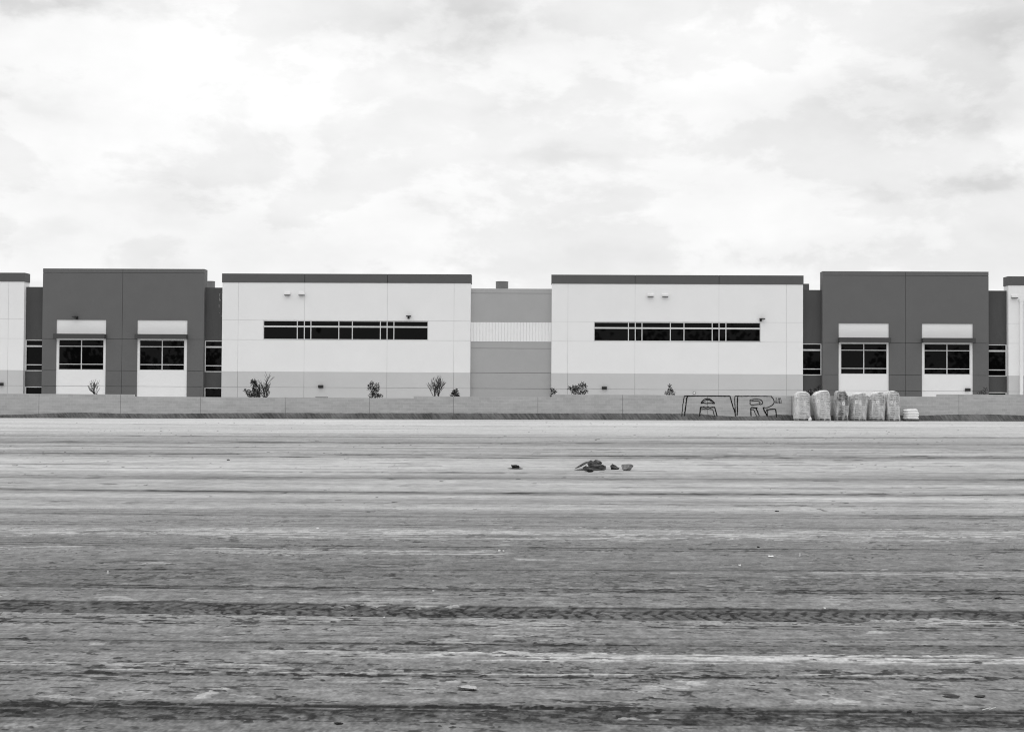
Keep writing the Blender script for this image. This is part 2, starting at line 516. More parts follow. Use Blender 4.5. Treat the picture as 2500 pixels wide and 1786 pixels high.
    def track(pts, hw, period, seed, dark, depth, base):
        r = span(pts, hw, 2.2); x, y = X[r], Y[r]
        s = line(pts, hw, seed, r, 0.10)
        ins = sm((1.02 - np.abs(s)) / 0.10)
        jit = 0.11 * vn(x / .35, y / .12, seed + 2) + .14 * vn(x / .05, y / .05, seed + 12)
        ph = x / period - 0.75 * np.abs(s) + jit + np.where(s > 0, 0.5, 0.0)
        fr = np.abs(ph - np.floor(ph) - .5)
        keep = np.clip(0.55 + 0.6 * vn(x / 1.1, s * .7, seed + 6) + .4 * vn(x / .12, s * 2, seed + 16), 0, 1)
        lug = sm((0.20 - fr) / 0.14) * ins * keep * sm((.92 - np.abs(s)) / .2)
        crumb = sm((vn(x / .055, y / .045, seed + 3) + .7 * vn(x / .11, y / .08, seed + 4) - .15) / .5) * ins
        crumb *= sm((vn(x / .4, y / .2, seed + 14) + .7) / .8)
        Z[r] += -ins * depth * .5 - lug * depth + crumb * depth * 0.8
        tone[r] = tone[r] * (1 - .75 * ins) + base * .75 * ins - lug * dark * .85 - crumb * dark * 1.05 * sm((brk0[r] + .3) / .5)
        tone[r] += ins * 12 * vn(x / .04, y / .04, seed + 18) + ins * 9 * vn(x / .5, s, seed + 19)
        edge = np.exp(-((np.abs(s + .06 * vn(x / .2, s * 0, seed + 21)) - 1.0) / 0.09) ** 2)
        tone[r] -= edge * dark * np.clip(.85 + .5 * vn(x / .6, s, seed + 9), 0, 1.2)
        Z[r] += np.exp(-((np.abs(s) - 1.22) / 0.12) ** 2) * depth * .8
        dk[r] *= (1 - .8 * ins)
    track([(0, 1478), (700, 1487), (1250, 1494), (2500, 1508)], 0.285, 0.112, 300, 66, 0.022, 82)
    track([(0, 1735), (1250, 1751), (2500, 1762)], 0.125, 0.16, 320, 50, 0.012, 92)

    # churned rows of clods
    def churn(pts, hw, x0, x1, amt, seed, ratio=1.3, wls=(.10, .055, .03)):
        r = span(pts, hw, 3.5); x, y = X[r], Y[r]
        s = line(pts, hw, seed, r, 0.8)
        g0, g1 = G(x0, pts[1][1])[0], G(x1, pts[1][1])[0]
        w = np.exp(-s * s) * sm((x - g0) / .5) * sm((g1 - x) / .5)
        cov = vn(x / .9, y / .15, seed + 2) * .35 + vn(x / .25, y / .08, seed + 5) * .3
        c = sm((fb(ratio, wls, 1.0, seed + 3, r) + cov + .8 * w - 0.85) / .20) * np.minimum(1, w * 2)
        dk[r] = np.maximum(dk[r], c * amt)
        Z[r] += 0.012 * c * w
    churn([(600, 1566), (1250, 1572), (2500, 1580)], 0.16, 850, 1650, 0.9, 400)
    churn([(0, 1570), (1250, 1583), (2500, 1590)], 0.12, 0, 2500, 0.6, 410)
    churn([(0, 1625), (1250, 1637), (2500, 1643)], 0.10, 700, 2500, 0.9, 420, 2)
    churn([(0, 1731), (1250, 1747), (2500, 1758)], 0.075, -200, 2700, 1.0, 430, 2.2)
    churn([(0, 1745), (1250, 1762), (2500, 1770)], 0.07, -200, 2700, .95, 435, 2.2)
    churn([(0, 1440), (1250, 1448), (2500, 1455)], 0.5, 900, 2500, 0.6, 440)
    churn([(0, 1400), (1250, 1420), (2500, 1436)], 0.5, 0, 2500, 0.65, 450)
    churn([(0, 1375), (1250, 1385), (2500, 1395)], 0.6, 0, 1100, 0.6, 455)
    churn([(0, 1300), (1250, 1310), (2500, 1318)], 0.7, 0, 2500, 0.45, 460)
    churn([(1400, 1144), (1440, 1146), (1500, 1147)], 0.8, 1385, 1570, 1.0, 470, .35, (.6, .4))
    churn([(1200, 1144), (1259, 1144), (1300, 1145)], 0.3, 1235, 1290, 1.0, 475, .35, (.6, .4))

    # smeared pale crust strips with torn ends
    def strip(pts, hw, x0, x1, amt, seed, tear=0.5):
        r = span(pts, hw, 2.5); x, y = X[r], Y[r]
        s = line(pts, hw * 1.25, seed, r, 0.9)
        g0, g1 = G(x0, pts[1][1])[0], G(x1, pts[1][1])[0]
        s = s + .65 * vn(x / .25, y / .05, seed + 11) + .5 * vn(x / .08, y / .03, seed + 12) + .3 * vn(x / .03, y / .03, seed + 13)
        m = sm((1 - np.abs(s)) / .22) * sm((x - g0) / .2) * sm((g1 - x) / .2)
        m = m * sm((vn(x / .8, y / .03, seed + 3) + .6 * vn(x / .25, y / .025, seed + 4) + .35 * vn(x / .07, y / .02, seed + 6) + tear) / .3)
        tone[r] = tone[r] * (1 - m) + (amt + 9 * vn(x / .3, y / .02, seed + 7)) * m
        Z[r] += 0.010 * m
        dk[r] *= (1 - .8 * m)
    strip([(900, 1592), (1500, 1602), (2500, 1606)], 0.075, 1020, 2600, 186, 500, 0.55)
    strip([(900, 1606), (1500, 1614), (2500, 1620)], 0.026, 1000, 2700, 172, 510, 0.2)
    strip([(600, 1590), (950, 1597), (1200, 1603)], 0.07, 560, 1200, 166, 515, .15)
    strip([(0, 1634), (1250, 1645), (2500, 1652)], 0.035, 0, 2600, 174, 520, .05)
    strip([(0, 1619), (600, 1627), (800, 1630)], 0.05, -300, 780, 164, 525, .15)
    strip([(300, 1343), (800, 1346), (1250, 1352)], 0.17, 380, 1260, 163, 530, 0.25)
    strip([(0, 1296), (1250, 1300), (2500, 1304)], 0.30, -200, 2700, 174, 540, .15)
    strip([(0, 1309), (1250, 1313), (2500, 1318)], 0.15, 500, 2700, 160, 545, -.1)
    strip([(0, 1338), (100, 1339), (200, 1342)], 0.10, -200, 200, 165, 546, 0.2)
    strip([(600, 1508), (800, 1512), (900, 1515)], 0.085, 560, 900, 164, 550, .5)
    strip([(1200, 1522), (1350, 1528), (1450, 1531)], 0.12, 1100, 1440, 166, 555, .4)
    strip([(2100, 1517), (2300, 1520), (2500, 1522)], 0.09, 2080, 2600, 162, 556, .4)
    strip([(800, 1463), (1000, 1465), (1150, 1467)], 0.17, 780, 1120, 152, 560, .4)
    strip([(1980, 1465), (2050, 1467), (2120, 1470)], 0.18, 1970, 2110, 158, 565, 0.6)
    strip([(2000, 1398), (2250, 1400), (2500, 1402)], 0.2, 1950, 2600, 152, 566, .2)

    # single torn flakes of crust
    for (px, pyv, hwx, hwy, a) in ((515, 1693, .055, .10, 172), (500, 1702, .04, .05, 165), (310, 1690, .11, .05, 158), (130, 1701, .10, .05, 152),
                                   (180, 1705, .08, .04, 150), (235, 1572, .05, .03, 160), (1143, 1663, .12, .04, 158), (60, 1770, .15, .05, 140),
                                   (1980, 1718, .10, .04, 150), (1560, 1755, .09, .03, 150), (780, 1651, .05, .03, 158), (1990, 1756, .10, .02, 160),
                                   (2150, 1543, .12, .06, 168), (1100, 1480, .06, .05, 150)):
        gx, gy = G(px, pyv)
        r = slice(int(np.argmax(d > gy - 3 * hwy)), int(np.argmax(d > gy + 3 * hwy)) + 1); x, y = X[r], Y[r]
        q = np.sqrt(((x - gx - .3 * (y - gy)) / hwx) ** 2 + ((y - gy) / hwy) ** 2) + .45 * vn(x / .05, y / .04, int(px)) + .3 * vn(x / .02, y / .03, int(px) + 1)
        m = sm((1.05 - q) / .25)
        tone[r] = tone[r] * (1 - m) + a * m; Z[r] += 0.012 * m; dk[r] *= (1 - m)

    brk = (1 - near) * fb(1.0, [.8, .4, .2, .1], 1.0, 970) + near * fb(1.0, [.2, .1, .05, .028], 1.0, 975)
    grain = (1 - near) * fb(.6, [1.6, .8, .4, .2, .1], 1.05, 990) + near * fb(.5, [.12, .06, .03, .02], 1.0, 995)
    grain2 = (1 - near) * fb(1.1, [3, 1.5, .8, .4, .2, .1, .05], 1.0, 1010) + near * fb(.9, [.16, .08, .04, .024], 1.0, 1025)
    dk = dk * sm((brk * .7 + grain * 1.0 + grain2 * .6 + .20) / .40)
    tone = tone + (4 + 4 * near) * brk + (14 + 6 * near) * grain + (7 + 3 * near) * grain2
    dk = np.maximum(dk, crisp * .85)
    # single dark crumbs and hollows, a few pixels of grain each
    pit = sm((grain2 * .9 + grain * .8 + .25 * rough - .62) / .22) * (.55 + .45 * rough)
    tone = tone - 30 * pit
    rd = rd * np.clip(1 + 1.3 * grain + .9 * brk, .15, 1.9)
    fineg = .5 + .5 * vn(X / .028, Y / .03, 950) * near + .35 * vn(X / .07, Y / .05, 951)
    dk = dk * np.clip(.58 + .75 * fineg, 0, 1)
    tone = tone * (1 - dk) + (62 - 14 * near) * dk
    tone = np.maximum(tone - rd * (1 - .45 * dk), np.minimum(tone, 34))
    Z = Z + 0.005 * dk * near
    # loose crumbs and grain
    gr = sm((vn(X / .045, Y / .045, 900) - .72) / .2) * near
    Z = Z + gr * 0.006
    tone = tone - gr * 20 * vn(X / .3, Y / .2, 905) + near * 11 * vn(X / .012, Y / .03, 906) + (5 + 3 * near) * vn(X / .06, Y / .06, 907)
    tone = np.clip(tone, 34, 215) / 255.0
    alb = np.where(tone <= 0.04045, tone / 12.92, ((tone + 0.055) / 1.055) ** 2.4) * ALB
    Z = np.clip(Z, -0.07, 0.07) * np.clip(3.4 / Y, .10, .42)
    ZZ = Z + GA + GK * X
    nr, nc = X.shape
    co = np.stack([X, Y, ZZ], -1).reshape(-1, 3).astype(np.float32)
    idx = np.arange(nr * nc).reshape(nr, nc)
    q = np.stack([idx[:-1, :-1], idx[:-1, 1:], idx[1:, 1:], idx[1:, :-1]], -1).reshape(-1, 4)
    me = bpy.data.meshes.new('dirt_lot')
    me.vertices.add(len(co)); me.vertices.foreach_set('co', co.ravel())
    me.loops.add(q.size); me.loops.foreach_set('vertex_index', q.ravel().astype(np.int32))
    me.polygons.add(len(q))
    me.polygons.foreach_set('loop_start', np.arange(0, q.size, 4, dtype=np.int32))
    me.polygons.foreach_set('use_smooth', np.ones(len(q), dtype=bool))
    me.update(calc_edges=True)
    at2 = me.attributes.new('dry', 'FLOAT', 'POINT')  # streak strength, rising with distance
    at2.data.foreach_set('value', (1 - .75 * near).reshape(-1).astype(np.float32))
    at = me.attributes.new('soil', 'FLOAT', 'POINT')
    at.data.foreach_set('value', alb.reshape(-1).astype(np.float32))
    o = bpy.data.objects.new('dirt_lot', me)
    COL.objects.link(o)
    tag(o, 'wide bare graded dirt lot with tyre tracks and pale dry streaks', 'ground', kind='structure')
    m = bpy.data.materials.new('graded_dirt'); m.use_nodes = True
    nt = m.node_tree; N, L = nt.nodes.new, nt.links.new
    b = nt.nodes['Principled BSDF']
    b.inputs['Roughness'].default_value = 0.9; b.inputs['Specular IOR Level'].default_value = 0.15
    aa = N('ShaderNodeAttribute'); aa.attribute_name = 'soil'
    tc = N('ShaderNodeTexCoord')
    mp = N('ShaderNodeMapping'); mp.inputs['Scale'].default_value = (0.35, 1.0, 1.0)
    L(tc.outputs['Object'], mp.inputs[0])
    n = N('ShaderNodeTexNoise'); n.inputs['Scale'].default_value = 9.0; n.inputs['Detail'].default_value = 9
    n.inputs['Roughness'].default_value = 0.72
    L(mp.outputs[0], n.inputs['Vector'])
    r = N('ShaderNodeMapRange'); r.inputs['From Min'].default_value = .3; r.inputs['From Max'].default_value = .7
    r.inputs['To Min'].default_value = 0.70; r.inputs['To Max'].default_value = 1.30
    L(n.outputs['Fac'], r.inputs['Value'])
    mp3 = N('ShaderNodeMapping'); mp3.inputs['Scale'].default_value = (0.045, 1.1, 1.0)
    L(tc.outputs['Object'], mp3.inputs[0])
    n3 = N('ShaderNodeTexNoise'); n3.inputs['Scale'].default_value = 1.0; n3.inputs['Detail'].default_value = 7; n3.inputs['Roughness'].default_value = 0.75
    L(mp3.outputs[0], n3.inputs['Vector'])
    r3 = N('ShaderNodeMapRange'); r3.inputs['From Min'].default_value = .3; r3.inputs['From Max'].default_value = .7
    r3.inputs['To Min'].default_value = 0.62; r3.inputs['To Max'].default_value = 1.38
    L(n3.outputs['Fac'], r3.inputs['Value'])
    ad = N('ShaderNodeAttribute'); ad.attribute_name = 'dry'
    lm = N('ShaderNodeMix'); lm.data_type = 'FLOAT'; lm.inputs[2].default_value = 1.0
    L(ad.outputs['Fac'], lm.inputs[0]); L(r3.outputs[0], lm.inputs[3])
    mu0 = N('ShaderNodeMath'); mu0.operation = 'MULTIPLY'
    L(aa.outputs['Fac'], mu0.inputs[0]); L(lm.outputs[0], mu0.inputs[1])
    mu = N('ShaderNodeMath'); mu.operation = 'MULTIPLY'
    L(mu0.outputs[0], mu.inputs[0]); L(r.outputs[0], mu.inputs[1])
    L(mu.outputs[0], b.inputs['Base Color'])
    n2 = N('ShaderNodeTexNoise'); n2.inputs['Scale'].default_value = 38.0; n2.inputs['Detail'].default_value = 6
    n2.inputs['Roughness'].default_value = 0.7
    L(mp.outputs[0], n2.inputs['Vector'])
    bp = N('ShaderNodeBump'); bp.inputs['Strength'].default_value = 0.7; bp.inputs['Distance'].default_value = 0.02
    L(n2.outputs['Fac'], bp.inputs['Height']); L(bp.outputs[0], b.inputs['Normal'])
    me.materials.append(m)
ALB = 0.80
build_lot()

M['soil'] = mat('open_soil', 0.26, 0.95, 0.15, 0.3, 0.4, 0.5, 12, (0.3, 1, 1))
g = MB(); E_ = 2500
g.quad((-E_, -E_, zg(-E_) * 0 - 0.10), (E_, -E_, -0.10), (E_, E_, -0.10), (-E_, E_, -0.10))
g.v = [(x, y, -0.10 + GK * max(-120, min(120, x))) for x, y, z in g.v]
g.v = []; g.f = []
for xa, xb in ((-E_, -120), (-120, 120), (120, E_)):
    g.quad((xa, -E_, GK * max(-120, min(120, xa)) - .10), (xb, -E_, GK * max(-120, min(120, xb)) - .10),
           (xb, E_, GK * max(-120, min(120, xb)) - .10), (xa, E_, GK * max(-120, min(120, xa)) - .10))
tag(g.build('ground', 'soil'), 'flat open ground around the lot', 'ground', kind='structure')
M['concrete'] = mat('bounce_concrete', 0.70, 0.9, 0.2, 0.08, 0.6)
g = MB(); g.quad((-110, YW + 1.2, GK * -110 - .05), (110, YW + 1.2, GK * 110 - .05), (110, 118.3, GK * 110 - .05), (-110, 118.3, GK * -110 - .05))  # added slab, out of view, throws light up onto the lower facade
tag(g.build('bounce_slab', 'concrete'), 'added unseen pale concrete slab behind the block wall, bouncing light onto the warehouse', 'bounce_slab', kind='structure')

# ------------------------------------------------------------------ boundary wall
wall = thing('boundary_wall', (0, YW, 0), 'long low grey concrete block wall running along the far edge of the dirt lot', 'wall')
secs = [(-75, -30.75, 1.672), (-30.75, -10.1, 1.515), (-10.1, 0.02, 1.668), (0.02, 27.95, 1.86), (27.95, 75, 2.035)]
jx = [U(x, 990, YW)[0] for x in (-110, 95, 294, 489.6, 697.7, 902, 1107, 1313, 1520, 1727, 1932, 2137, 2341, 2546)]
cuts = sorted(set([s[0] for s in secs] + [75] + jx))
mb = MB(); gap = MB()
for a, b in zip(cuts[:-1], cuts[1:]):
    h = [s[2] for s in secs if s[0] - 1e-6 <= (a + b) / 2 <= s[1]][0]
    a2 = a + (0.012 if a in jx else 0); b2 = b - (0.012 if b in jx else 0)
    mb.box(a2, b2, YW, YW + 0.20, -0.4, h)
for j in jx:
    gap.box(j - 0.0115, j + 0.0115, YW + 0.022, YW + 0.17, -0.4, [s[2] for s in secs if s[0] <= j <= s[1]][0] - .01)
mb.build('block_courses', 'block', wall)
gap.build('control_joint', 'joint_m', wall)
# coating with a wavy upper edge, interrupted at the joints
ctop = [(-300, 1013), (0, 1012.5), (60, 1011), (130, 1008), (200, 1006.5), (290, 1009), (400, 1010), (450, 1009), (560, 1008), (700, 1007.5), (850, 1008),
        (1000, 1008), (1100, 1008), (1250, 1008.5), (1400, 1008.5), (1560, 1009), (1660, 1009.5), (1710, 1010), (1745, 1014), (1790, 1016), (1850, 1015.5),
        (1900, 1012), (1960, 1013), (2100, 1014), (2260, 1014), (2330, 1011), (2400, 1010.5), (2450, 1012), (2500, 1014), (2800, 1014)]
cx = [U(x, y, YW) for x, y in ctop]
mb = MB()
for a, b in zip([-55] + jx, jx + [60]):
    a2 = max(a, -55) + .014; b2 = b - .014
    if b2 <= a2: continue
    n = max(2, int((b2 - a2) / 0.07))
    xs = np.linspace(a2, b2, n)
    zs = np.interp(xs, [c[0] for c in cx], [c[1] for c in cx]) + np.array([0.022 * mnoise.noise((x * 2.1, 0, 0)) + 0.02 * mnoise.noise((x * 8, 3, 0)) for x in xs])
    for i in range(n - 1):
        k = len(mb.v)
        mb.v += [(xs[i], YW - .008, -.3), (xs[i + 1], YW - .008, -.3), (xs[i + 1], YW - .008, zs[i + 1]), (xs[i], YW - .008, zs[i]),
                 (xs[i + 1], YW + .001, zs[i + 1] + .004), (xs[i], YW + .001, zs[i] + .004)]
        mb.f += [(k, k + 1, k + 2, k + 3), (k + 3, k + 2, k + 4, k + 5)]
tag(mb.build('foot_coating', 'coat', wall), 'dark brushed coating with a wavy upper edge')

# graffiti, sprayed outline letters
ZP = lambda zx, zy: U(1620 + zx / 7.103, 930 + zy / 7.103, YW)
def smooth(pts, n=6):
    out = []
    for i in range(len(pts) - 1):
        p0 = pts[max(0, i - 1)]; p1 = pts[i]; p2 = pts[i + 1]; p3 = pts[min(len(pts) - 1, i + 2)]
        for k in range(n):
            t = k / n
            out.append(tuple(0.5 * (2 * p1[c] + (p2[c] - p0[c]) * t + (2 * p0[c] - 5 * p1[c] + 4 * p2[c] - p3[c]) * t * t + (-p0[c] + 3 * p1[c] - 3 * p2[c] + p3[c]) * t ** 3) for c in (0, 1)))
    return out + [pts[-1]]
rr = random.Random(5)
def stroke(mb, pts, w, curve=True, jit=0.012):
    P = [ZP(*p) for p in pts]
    if curve: P = smooth(P)
    P2 = []
    for a, b in zip(P[:-1], P[1:]):
        n = max(1, int(math.dist(a, b) / 0.09))
        P2 += [(a[0] + (b[0] - a[0]) * i / n, a[1] + (b[1] - a[1]) * i / n) for i in range(n)]
    P2.append(P[-1])
    P = [(x + rr.uniform(-jit, jit), min(z + rr.uniform(-jit, jit), 1.852)) for x, z in P2]
    L_, Rr = [], []
    for i, p in enumerate(P):
        a = P[max(0, i - 1)]; b = P[min(len(P) - 1, i + 1)]
        dx, dz = b[0] - a[0], b[1] - a[1]; l = math.hypot(dx, dz) or 1
        ww = w * rr.uniform(0.75, 1.25) / 2
        L_.append((p[0] - dz / l * ww, min(p[1] + dx / l * ww, 1.856))); Rr.append((p[0] + dz / l * ww, min(p[1] - dx / l * ww, 1.856)))
    y0, y1 = YW - .013, YW + .002
    for i in range(len(P) - 1):
        k = len(mb.v)
        for (q, w_) in ((L_[i], 0), (Rr[i], 0), (Rr[i + 1], 0), (L_[i + 1], 0)):
            mb.v.append((q[0], y0, q[1]))
        for q in (L_[i], Rr[i], Rr[i + 1], L_[i + 1]): mb.v.append((q[0], y1, q[1]))
        mb.f += [(k, k + 1, k + 2, k + 3), (k, k + 4, k + 5, k + 1), (k + 3, k + 2, k + 6, k + 7), (k + 4, k, k + 3, k + 7), (k + 1, k + 5, k + 6, k + 2)]
A_ = MB()
W1, W2 = 0.062, 0.088
for pts, w in (([(315, 610), (330, 460), (345, 340), (360, 262)], W1), ([(360, 608), (372, 520), (385, 420), (402, 300), (420, 262)], W2),
               ([(360, 258), (700, 256), (1150, 260)], W2), ([(1150, 262), (1165, 310), (1200, 430), (1240, 560), (1245, 605)], W2 * .9),
               ([(650, 387), (662, 358), (700, 322), (745, 307), (800, 312), (850, 342), (885, 385)], W2 * .9),
               ([(885, 387), (850, 386), (790, 380), (750, 385), (700, 380), (650, 387)], W2 * .8),
               ([(668, 378), (705, 346), (765, 326), (820, 342), (858, 378)], W1 * .8),
               ([(625, 608), (632, 540), (642, 447)], W2), ([(642, 447), (670, 456), (700, 448), (730, 460), (765, 448), (800, 460), (840, 454), (890, 457)], W2),
               ([(890, 457), (903, 520), (918, 560), (922, 606)], W2), ([(640, 490), (750, 486), (835, 489), (856, 500), (868, 545), (882, 606)], W1 * .9)):
    stroke(A_, pts, w)
tag(A_.build('graffiti_letter', 'paint', wall), 'black outlined letter A sprayed on the block wall')
B_ = MB()
for pts, w in (([(1237, 262), (1234, 350), (1241, 470), (1243, 604)], W1), ([(1286, 262), (1280, 380), (1281, 500), (1276, 600)], W2),
               ([(1237, 260), (1500, 259), (1865, 262)], W1), ([(1865, 262), (1898, 302), (1917, 350), (1902, 398), (1852, 434), (1792, 457), (1725, 453)], W1),
               ([(1725, 453), (1750, 520), (1785, 580), (1800, 604)], W2), ([(1800, 604), (1776, 545), (1786, 500), (1806, 494), (1806, 545), (1800, 604)], W1),
               ([(1810, 498), (1850, 487), (1925, 486), (1943, 500), (1953, 560), (1960, 628)], W2 * .9),
               ([(1503, 322), (1600, 312), (1675, 320), (1718, 360), (1698, 400), (1600, 405), (1508, 406), (1502, 324)], W1),
               ([(1512, 350), (1560, 343), (1635, 346), (1672, 370), (1660, 398)], W1 * .8),
               ([(1516, 606), (1514, 466), (1570, 461), (1625, 463)], W2), ([(1600, 465), (1630, 530), (1660, 604)], W2),
               ([(1516, 495), (1558, 495), (1588, 550), (1611, 606)], W1 * .9)):
    stroke(B_, pts, w, curve=len(pts) > 2)
tag(B_.build('graffiti_letter', 'paint', wall), 'black outlined letter R sprayed on the block wall')
T_ = MB()
def glyphs(mb, s, x, y, cw, ch):
    st = {'3': [[(0, 0), (.8, .05), (.35, .45), (.85, .75), (.1, 1)]], '.': [[(.3, .9), (.5, 1)]],
          'U': [[(0, 0), (.1, .9), (.7, .9), (.8, 0)]], 'P': [[(.1, 1), (.15, 0)], [(.15, 0), (.85, .2), (.2, .55)]],
          'S': [[(.85, .05), (.1, .25), (.8, .65), (.05, 1)]], 'R': [[(.1, 1), (.1, 0)], [(.1, 0), (.8, .2), (.15, .5), (.9, 1)]]}
    for i, c in enumerate(s):
        for q in st[c]:
            stroke(mb, [(x + i * cw + a * cw * .82, y + b * ch) for a, b in q], 0.034, False, 0.004)
glyphs(T_, '3.UP.', 1943, 292, 24, 38)
glyphs(T_, 'USRS', 1943, 342, 29, 42)
tag(T_.build('graffiti_tag', 'paint', wall), 'small two-line black scribble beside the letter R')

# ------------------------------------------------------------------ warehouse
YF = 118.0
bld = thing('warehouse', (0, YF, 0), 'long flat-roofed warehouse of white and dark grey blocks behind the low wall', 'warehouse')
Z_TOPW, Z_TOPD, Z_REC = 11.83, 12.20, 10.68
Z1, Z2, Z3, Z4, ZB = 7.94, 6.31, 3.665, 2.36, -0.3
X = dict(A1=-44.28, D0=-42.71, Dm=-35.96, D1=-29.09, B0=-27.55, B1=-6.77, C0=-0.03, C1=20.73, E0=22.34, Em=29.15, E1=35.93, F0=37.54)

def panels(mb, xs, zs, y, th, holes=(), gapw=0.026):
    """precast panels butted between joints, cut round the openings"""
    for xa, xb in zip(xs[:-1], xs[1:]):
        for za, zb in zip(zs[:-1], zs[1:]):
            a0 = xa + (gapw / 2 if xa != xs[0] else 0); a1 = xb - (gapw / 2 if xb != xs[-1] else 0)
            b0 = za + (gapw / 2 if za != zs[0] else 0); b1 = zb - (gapw / 2 if zb != zs[-1] else 0)
            gx = sorted({a0, a1} | {min(max(h[i], a0), a1) for h in holes for i in (0, 1)})
            gz = sorted({b0, b1} | {min(max(h[i], b0), b1) for h in holes for i in (2, 3)})
            for p, q in zip(gx[:-1], gx[1:]):
                # merge vertical runs of free cells
                run = None
                for r_, s_ in list(zip(gz[:-1], gz[1:])) + [(None, None)]:
                    free = r_ is not None and q - p > 1e-4 and s_ - r_ > 1e-4 and not any(h[0] < (p + q) / 2 < h[1] and h[2] < (r_ + s_) / 2 < h[3] for h in holes)
                    if free: run = (run[0], s_) if run else (r_, s_)
                    elif run:
                        mb.box(p, q, y, y + th, run[0], run[1]); run = None
    return mb

def backing(name, m, x0, x1, z0, z1, y, holes=()):
    mb = MB()
    panels(mb, [x0, x1], [z0, z1], y, 0.06, holes)
    return mb.build(name, m, bld)

TH = 0.016
def window(x0, x1, z0, z1, y, vbars, hbars, fw=0.055, hw=None, label=None, sides=(1, 1)):
    """panes (the window's own mesh) with a frame of bars standing proud of them"""
    rng = random.Random(int(abs(x0) * 100 + z0 * 7))
    vx = [x0] + list(vbars) + [x1]
    hz = [z0] + [h if not isinstance(h, tuple) else h[0] for h in hbars] + [z1]
    pm = MB()
    for a, b in zip(vx[:-1], vx[1:]):
        for c, d in zip(hz[:-1], hz[1:]):
            t1, t2 = rng.uniform(-.0007, .0007), rng.uniform(-.0007, .0007)
            w, h = b - a, d - c
            yc = y + 0.10
            pm.quad((a, yc - t1 * w / 2 - t2 * h / 2, c), (b, yc + t1 * w / 2 - t2 * h / 2, c), (b, yc + t1 * w / 2 + t2 * h / 2, d), (a, yc - t1 * w / 2 + t2 * h / 2, d))
    win = pm.build('window', 'glass', bld)
    if label: win['label'] = label
    fm = MB()
    hs = [(z0, z0 + fw)] + [(h - fw / 2, h + fw / 2) if not isinstance(h, tuple) else (h[0] - h[1] / 2, h[0] + h[1] / 2) for h in hbars] + [(z1 - fw, z1)]
    for c, d in hs:
        fm.box(x0, x1, y + 0.03, y + 0.095, c, d)
    vs = ([(x0, x0 + fw)] if sides[0] else []) + [(v_ - fw * .58, v_ + fw * .58) for v_ in vbars] + ([(x1 - fw, x1)] if sides[1] else [])
    for (c0, d0), (c1, d1) in zip(hs[:-1], hs[1:]):
        for a, b in vs:
            fm.box(a, b, y + 0.033, y + 0.094, d0, c1)
    fm.build('frame', 'frame', win)
    # black room behind the panes
    return win

def cx_(px, y=830): return U(px, y, YF)[0]

def white_block(x0, x1, cuts, win, cap_over=0.04):
    holes = []
    if win: holes.append((win[0], win[1], Z2, Z1))
    xs = [x0] + cuts + [x1]
    mb = MB()
    panels(mb, xs, [Z3, Z2, Z1, 11.08], YF, TH, holes)
    # returns at both sides
    mb.box(x0, x0 + .18, YF + TH + .07, YF + 1.2, Z3, 11.08)
    mb.box(x1 - .18, x1, YF + TH + .07, YF + 1.2, Z3, 11.08)
    mb.build('white_wall', 'white', bld)
    mb = MB()
    panels(mb, xs, [ZB, Z4, Z3], YF, TH)
    mb.box(x0, x0 + .18, YF + TH + .07, YF + 1.2, ZB, Z3)
    mb.box(x1 - .18, x1, YF + TH + .07, YF + 1.2, ZB, Z3)
    mb.build('base_band', 'band', bld)
    mb = MB()
    big = [c for c in cuts if c - x0 > 3 and x1 - c > 3]
    panels(mb, [x0 - cap_over] + big + [x1 + cap_over], [11.08, Z_TOPW], YF - .035, .2, (), 0.04)
    mb.box(x0 - cap_over, x0 + .2, YF + .166, YF + 1.2, 11.08, Z_TOPW)
    mb.box(x1 - .2, x1 + cap_over, YF + .166, YF + 1.2, 11.08, Z_TOPW)
    mb.build('parapet_cap', 'cap', bld)
    b1 = MB(); panels(b1, [x0, x1], [Z3, 11.07], YF + TH + .004, .06, holes); b1.build('wall_joint', 'joint_w', bld)
    b2 = MB(); panels(b2, [x0, x1], [ZB, Z3 - .02], YF + TH + .004, .06); b2.build('wall_joint', 'joint_b', bld)

def strip_window(pxs, px0, px1):
    x0, x1 = cx_(px0, 805), cx_(px1, 805)
    return x0, x1, [cx_(p, 805) for p in pxs]
wB = strip_window((725.6, 742.8, 758.8, 827, 860, 928.5, 944.9, 961.5), 642.5, 1045.4)
wC = strip_window((1534.3, 1551, 1567.4, 1636.7, 1670, 1738.9, 1755.6, 1772.4), 1449.8, 1857)
def side_cuts(x0): return [x0 + 1.35, x0 + 6.91, x0 + 13.84, x0 + 19.40]
white_block(X['B0'], X['B1'], side_cuts(X['B0']), wB)
white_block(X['C0'], X['C1'], side_cuts(X['C0']), wC)
white_block(-65.0, X['A1'], [-59.3, -51.2, X['A1'] - 1.32], None)
white_block(X['F0'], 58.3, [X['F0'] + 1.35, X['F0'] + 6.91, 51.4, 57.0], None)
for w_, lab in ((wB, 'long ribbon window of the left white block'), (wC, 'long ribbon window of the right white block')):
    window(w_[0], w_[1], Z2 + .02, Z1 - .01, YF, w_[2], [(7.43, .13)], 0.06, label=lab)
    rv = MB()                                      # lining of the opening
    rv.box(w_[0], w_[1], YF + .101, YF + .115, Z2 - .02, Z2 + .02); rv.build('window_sill', 'frame', bld)

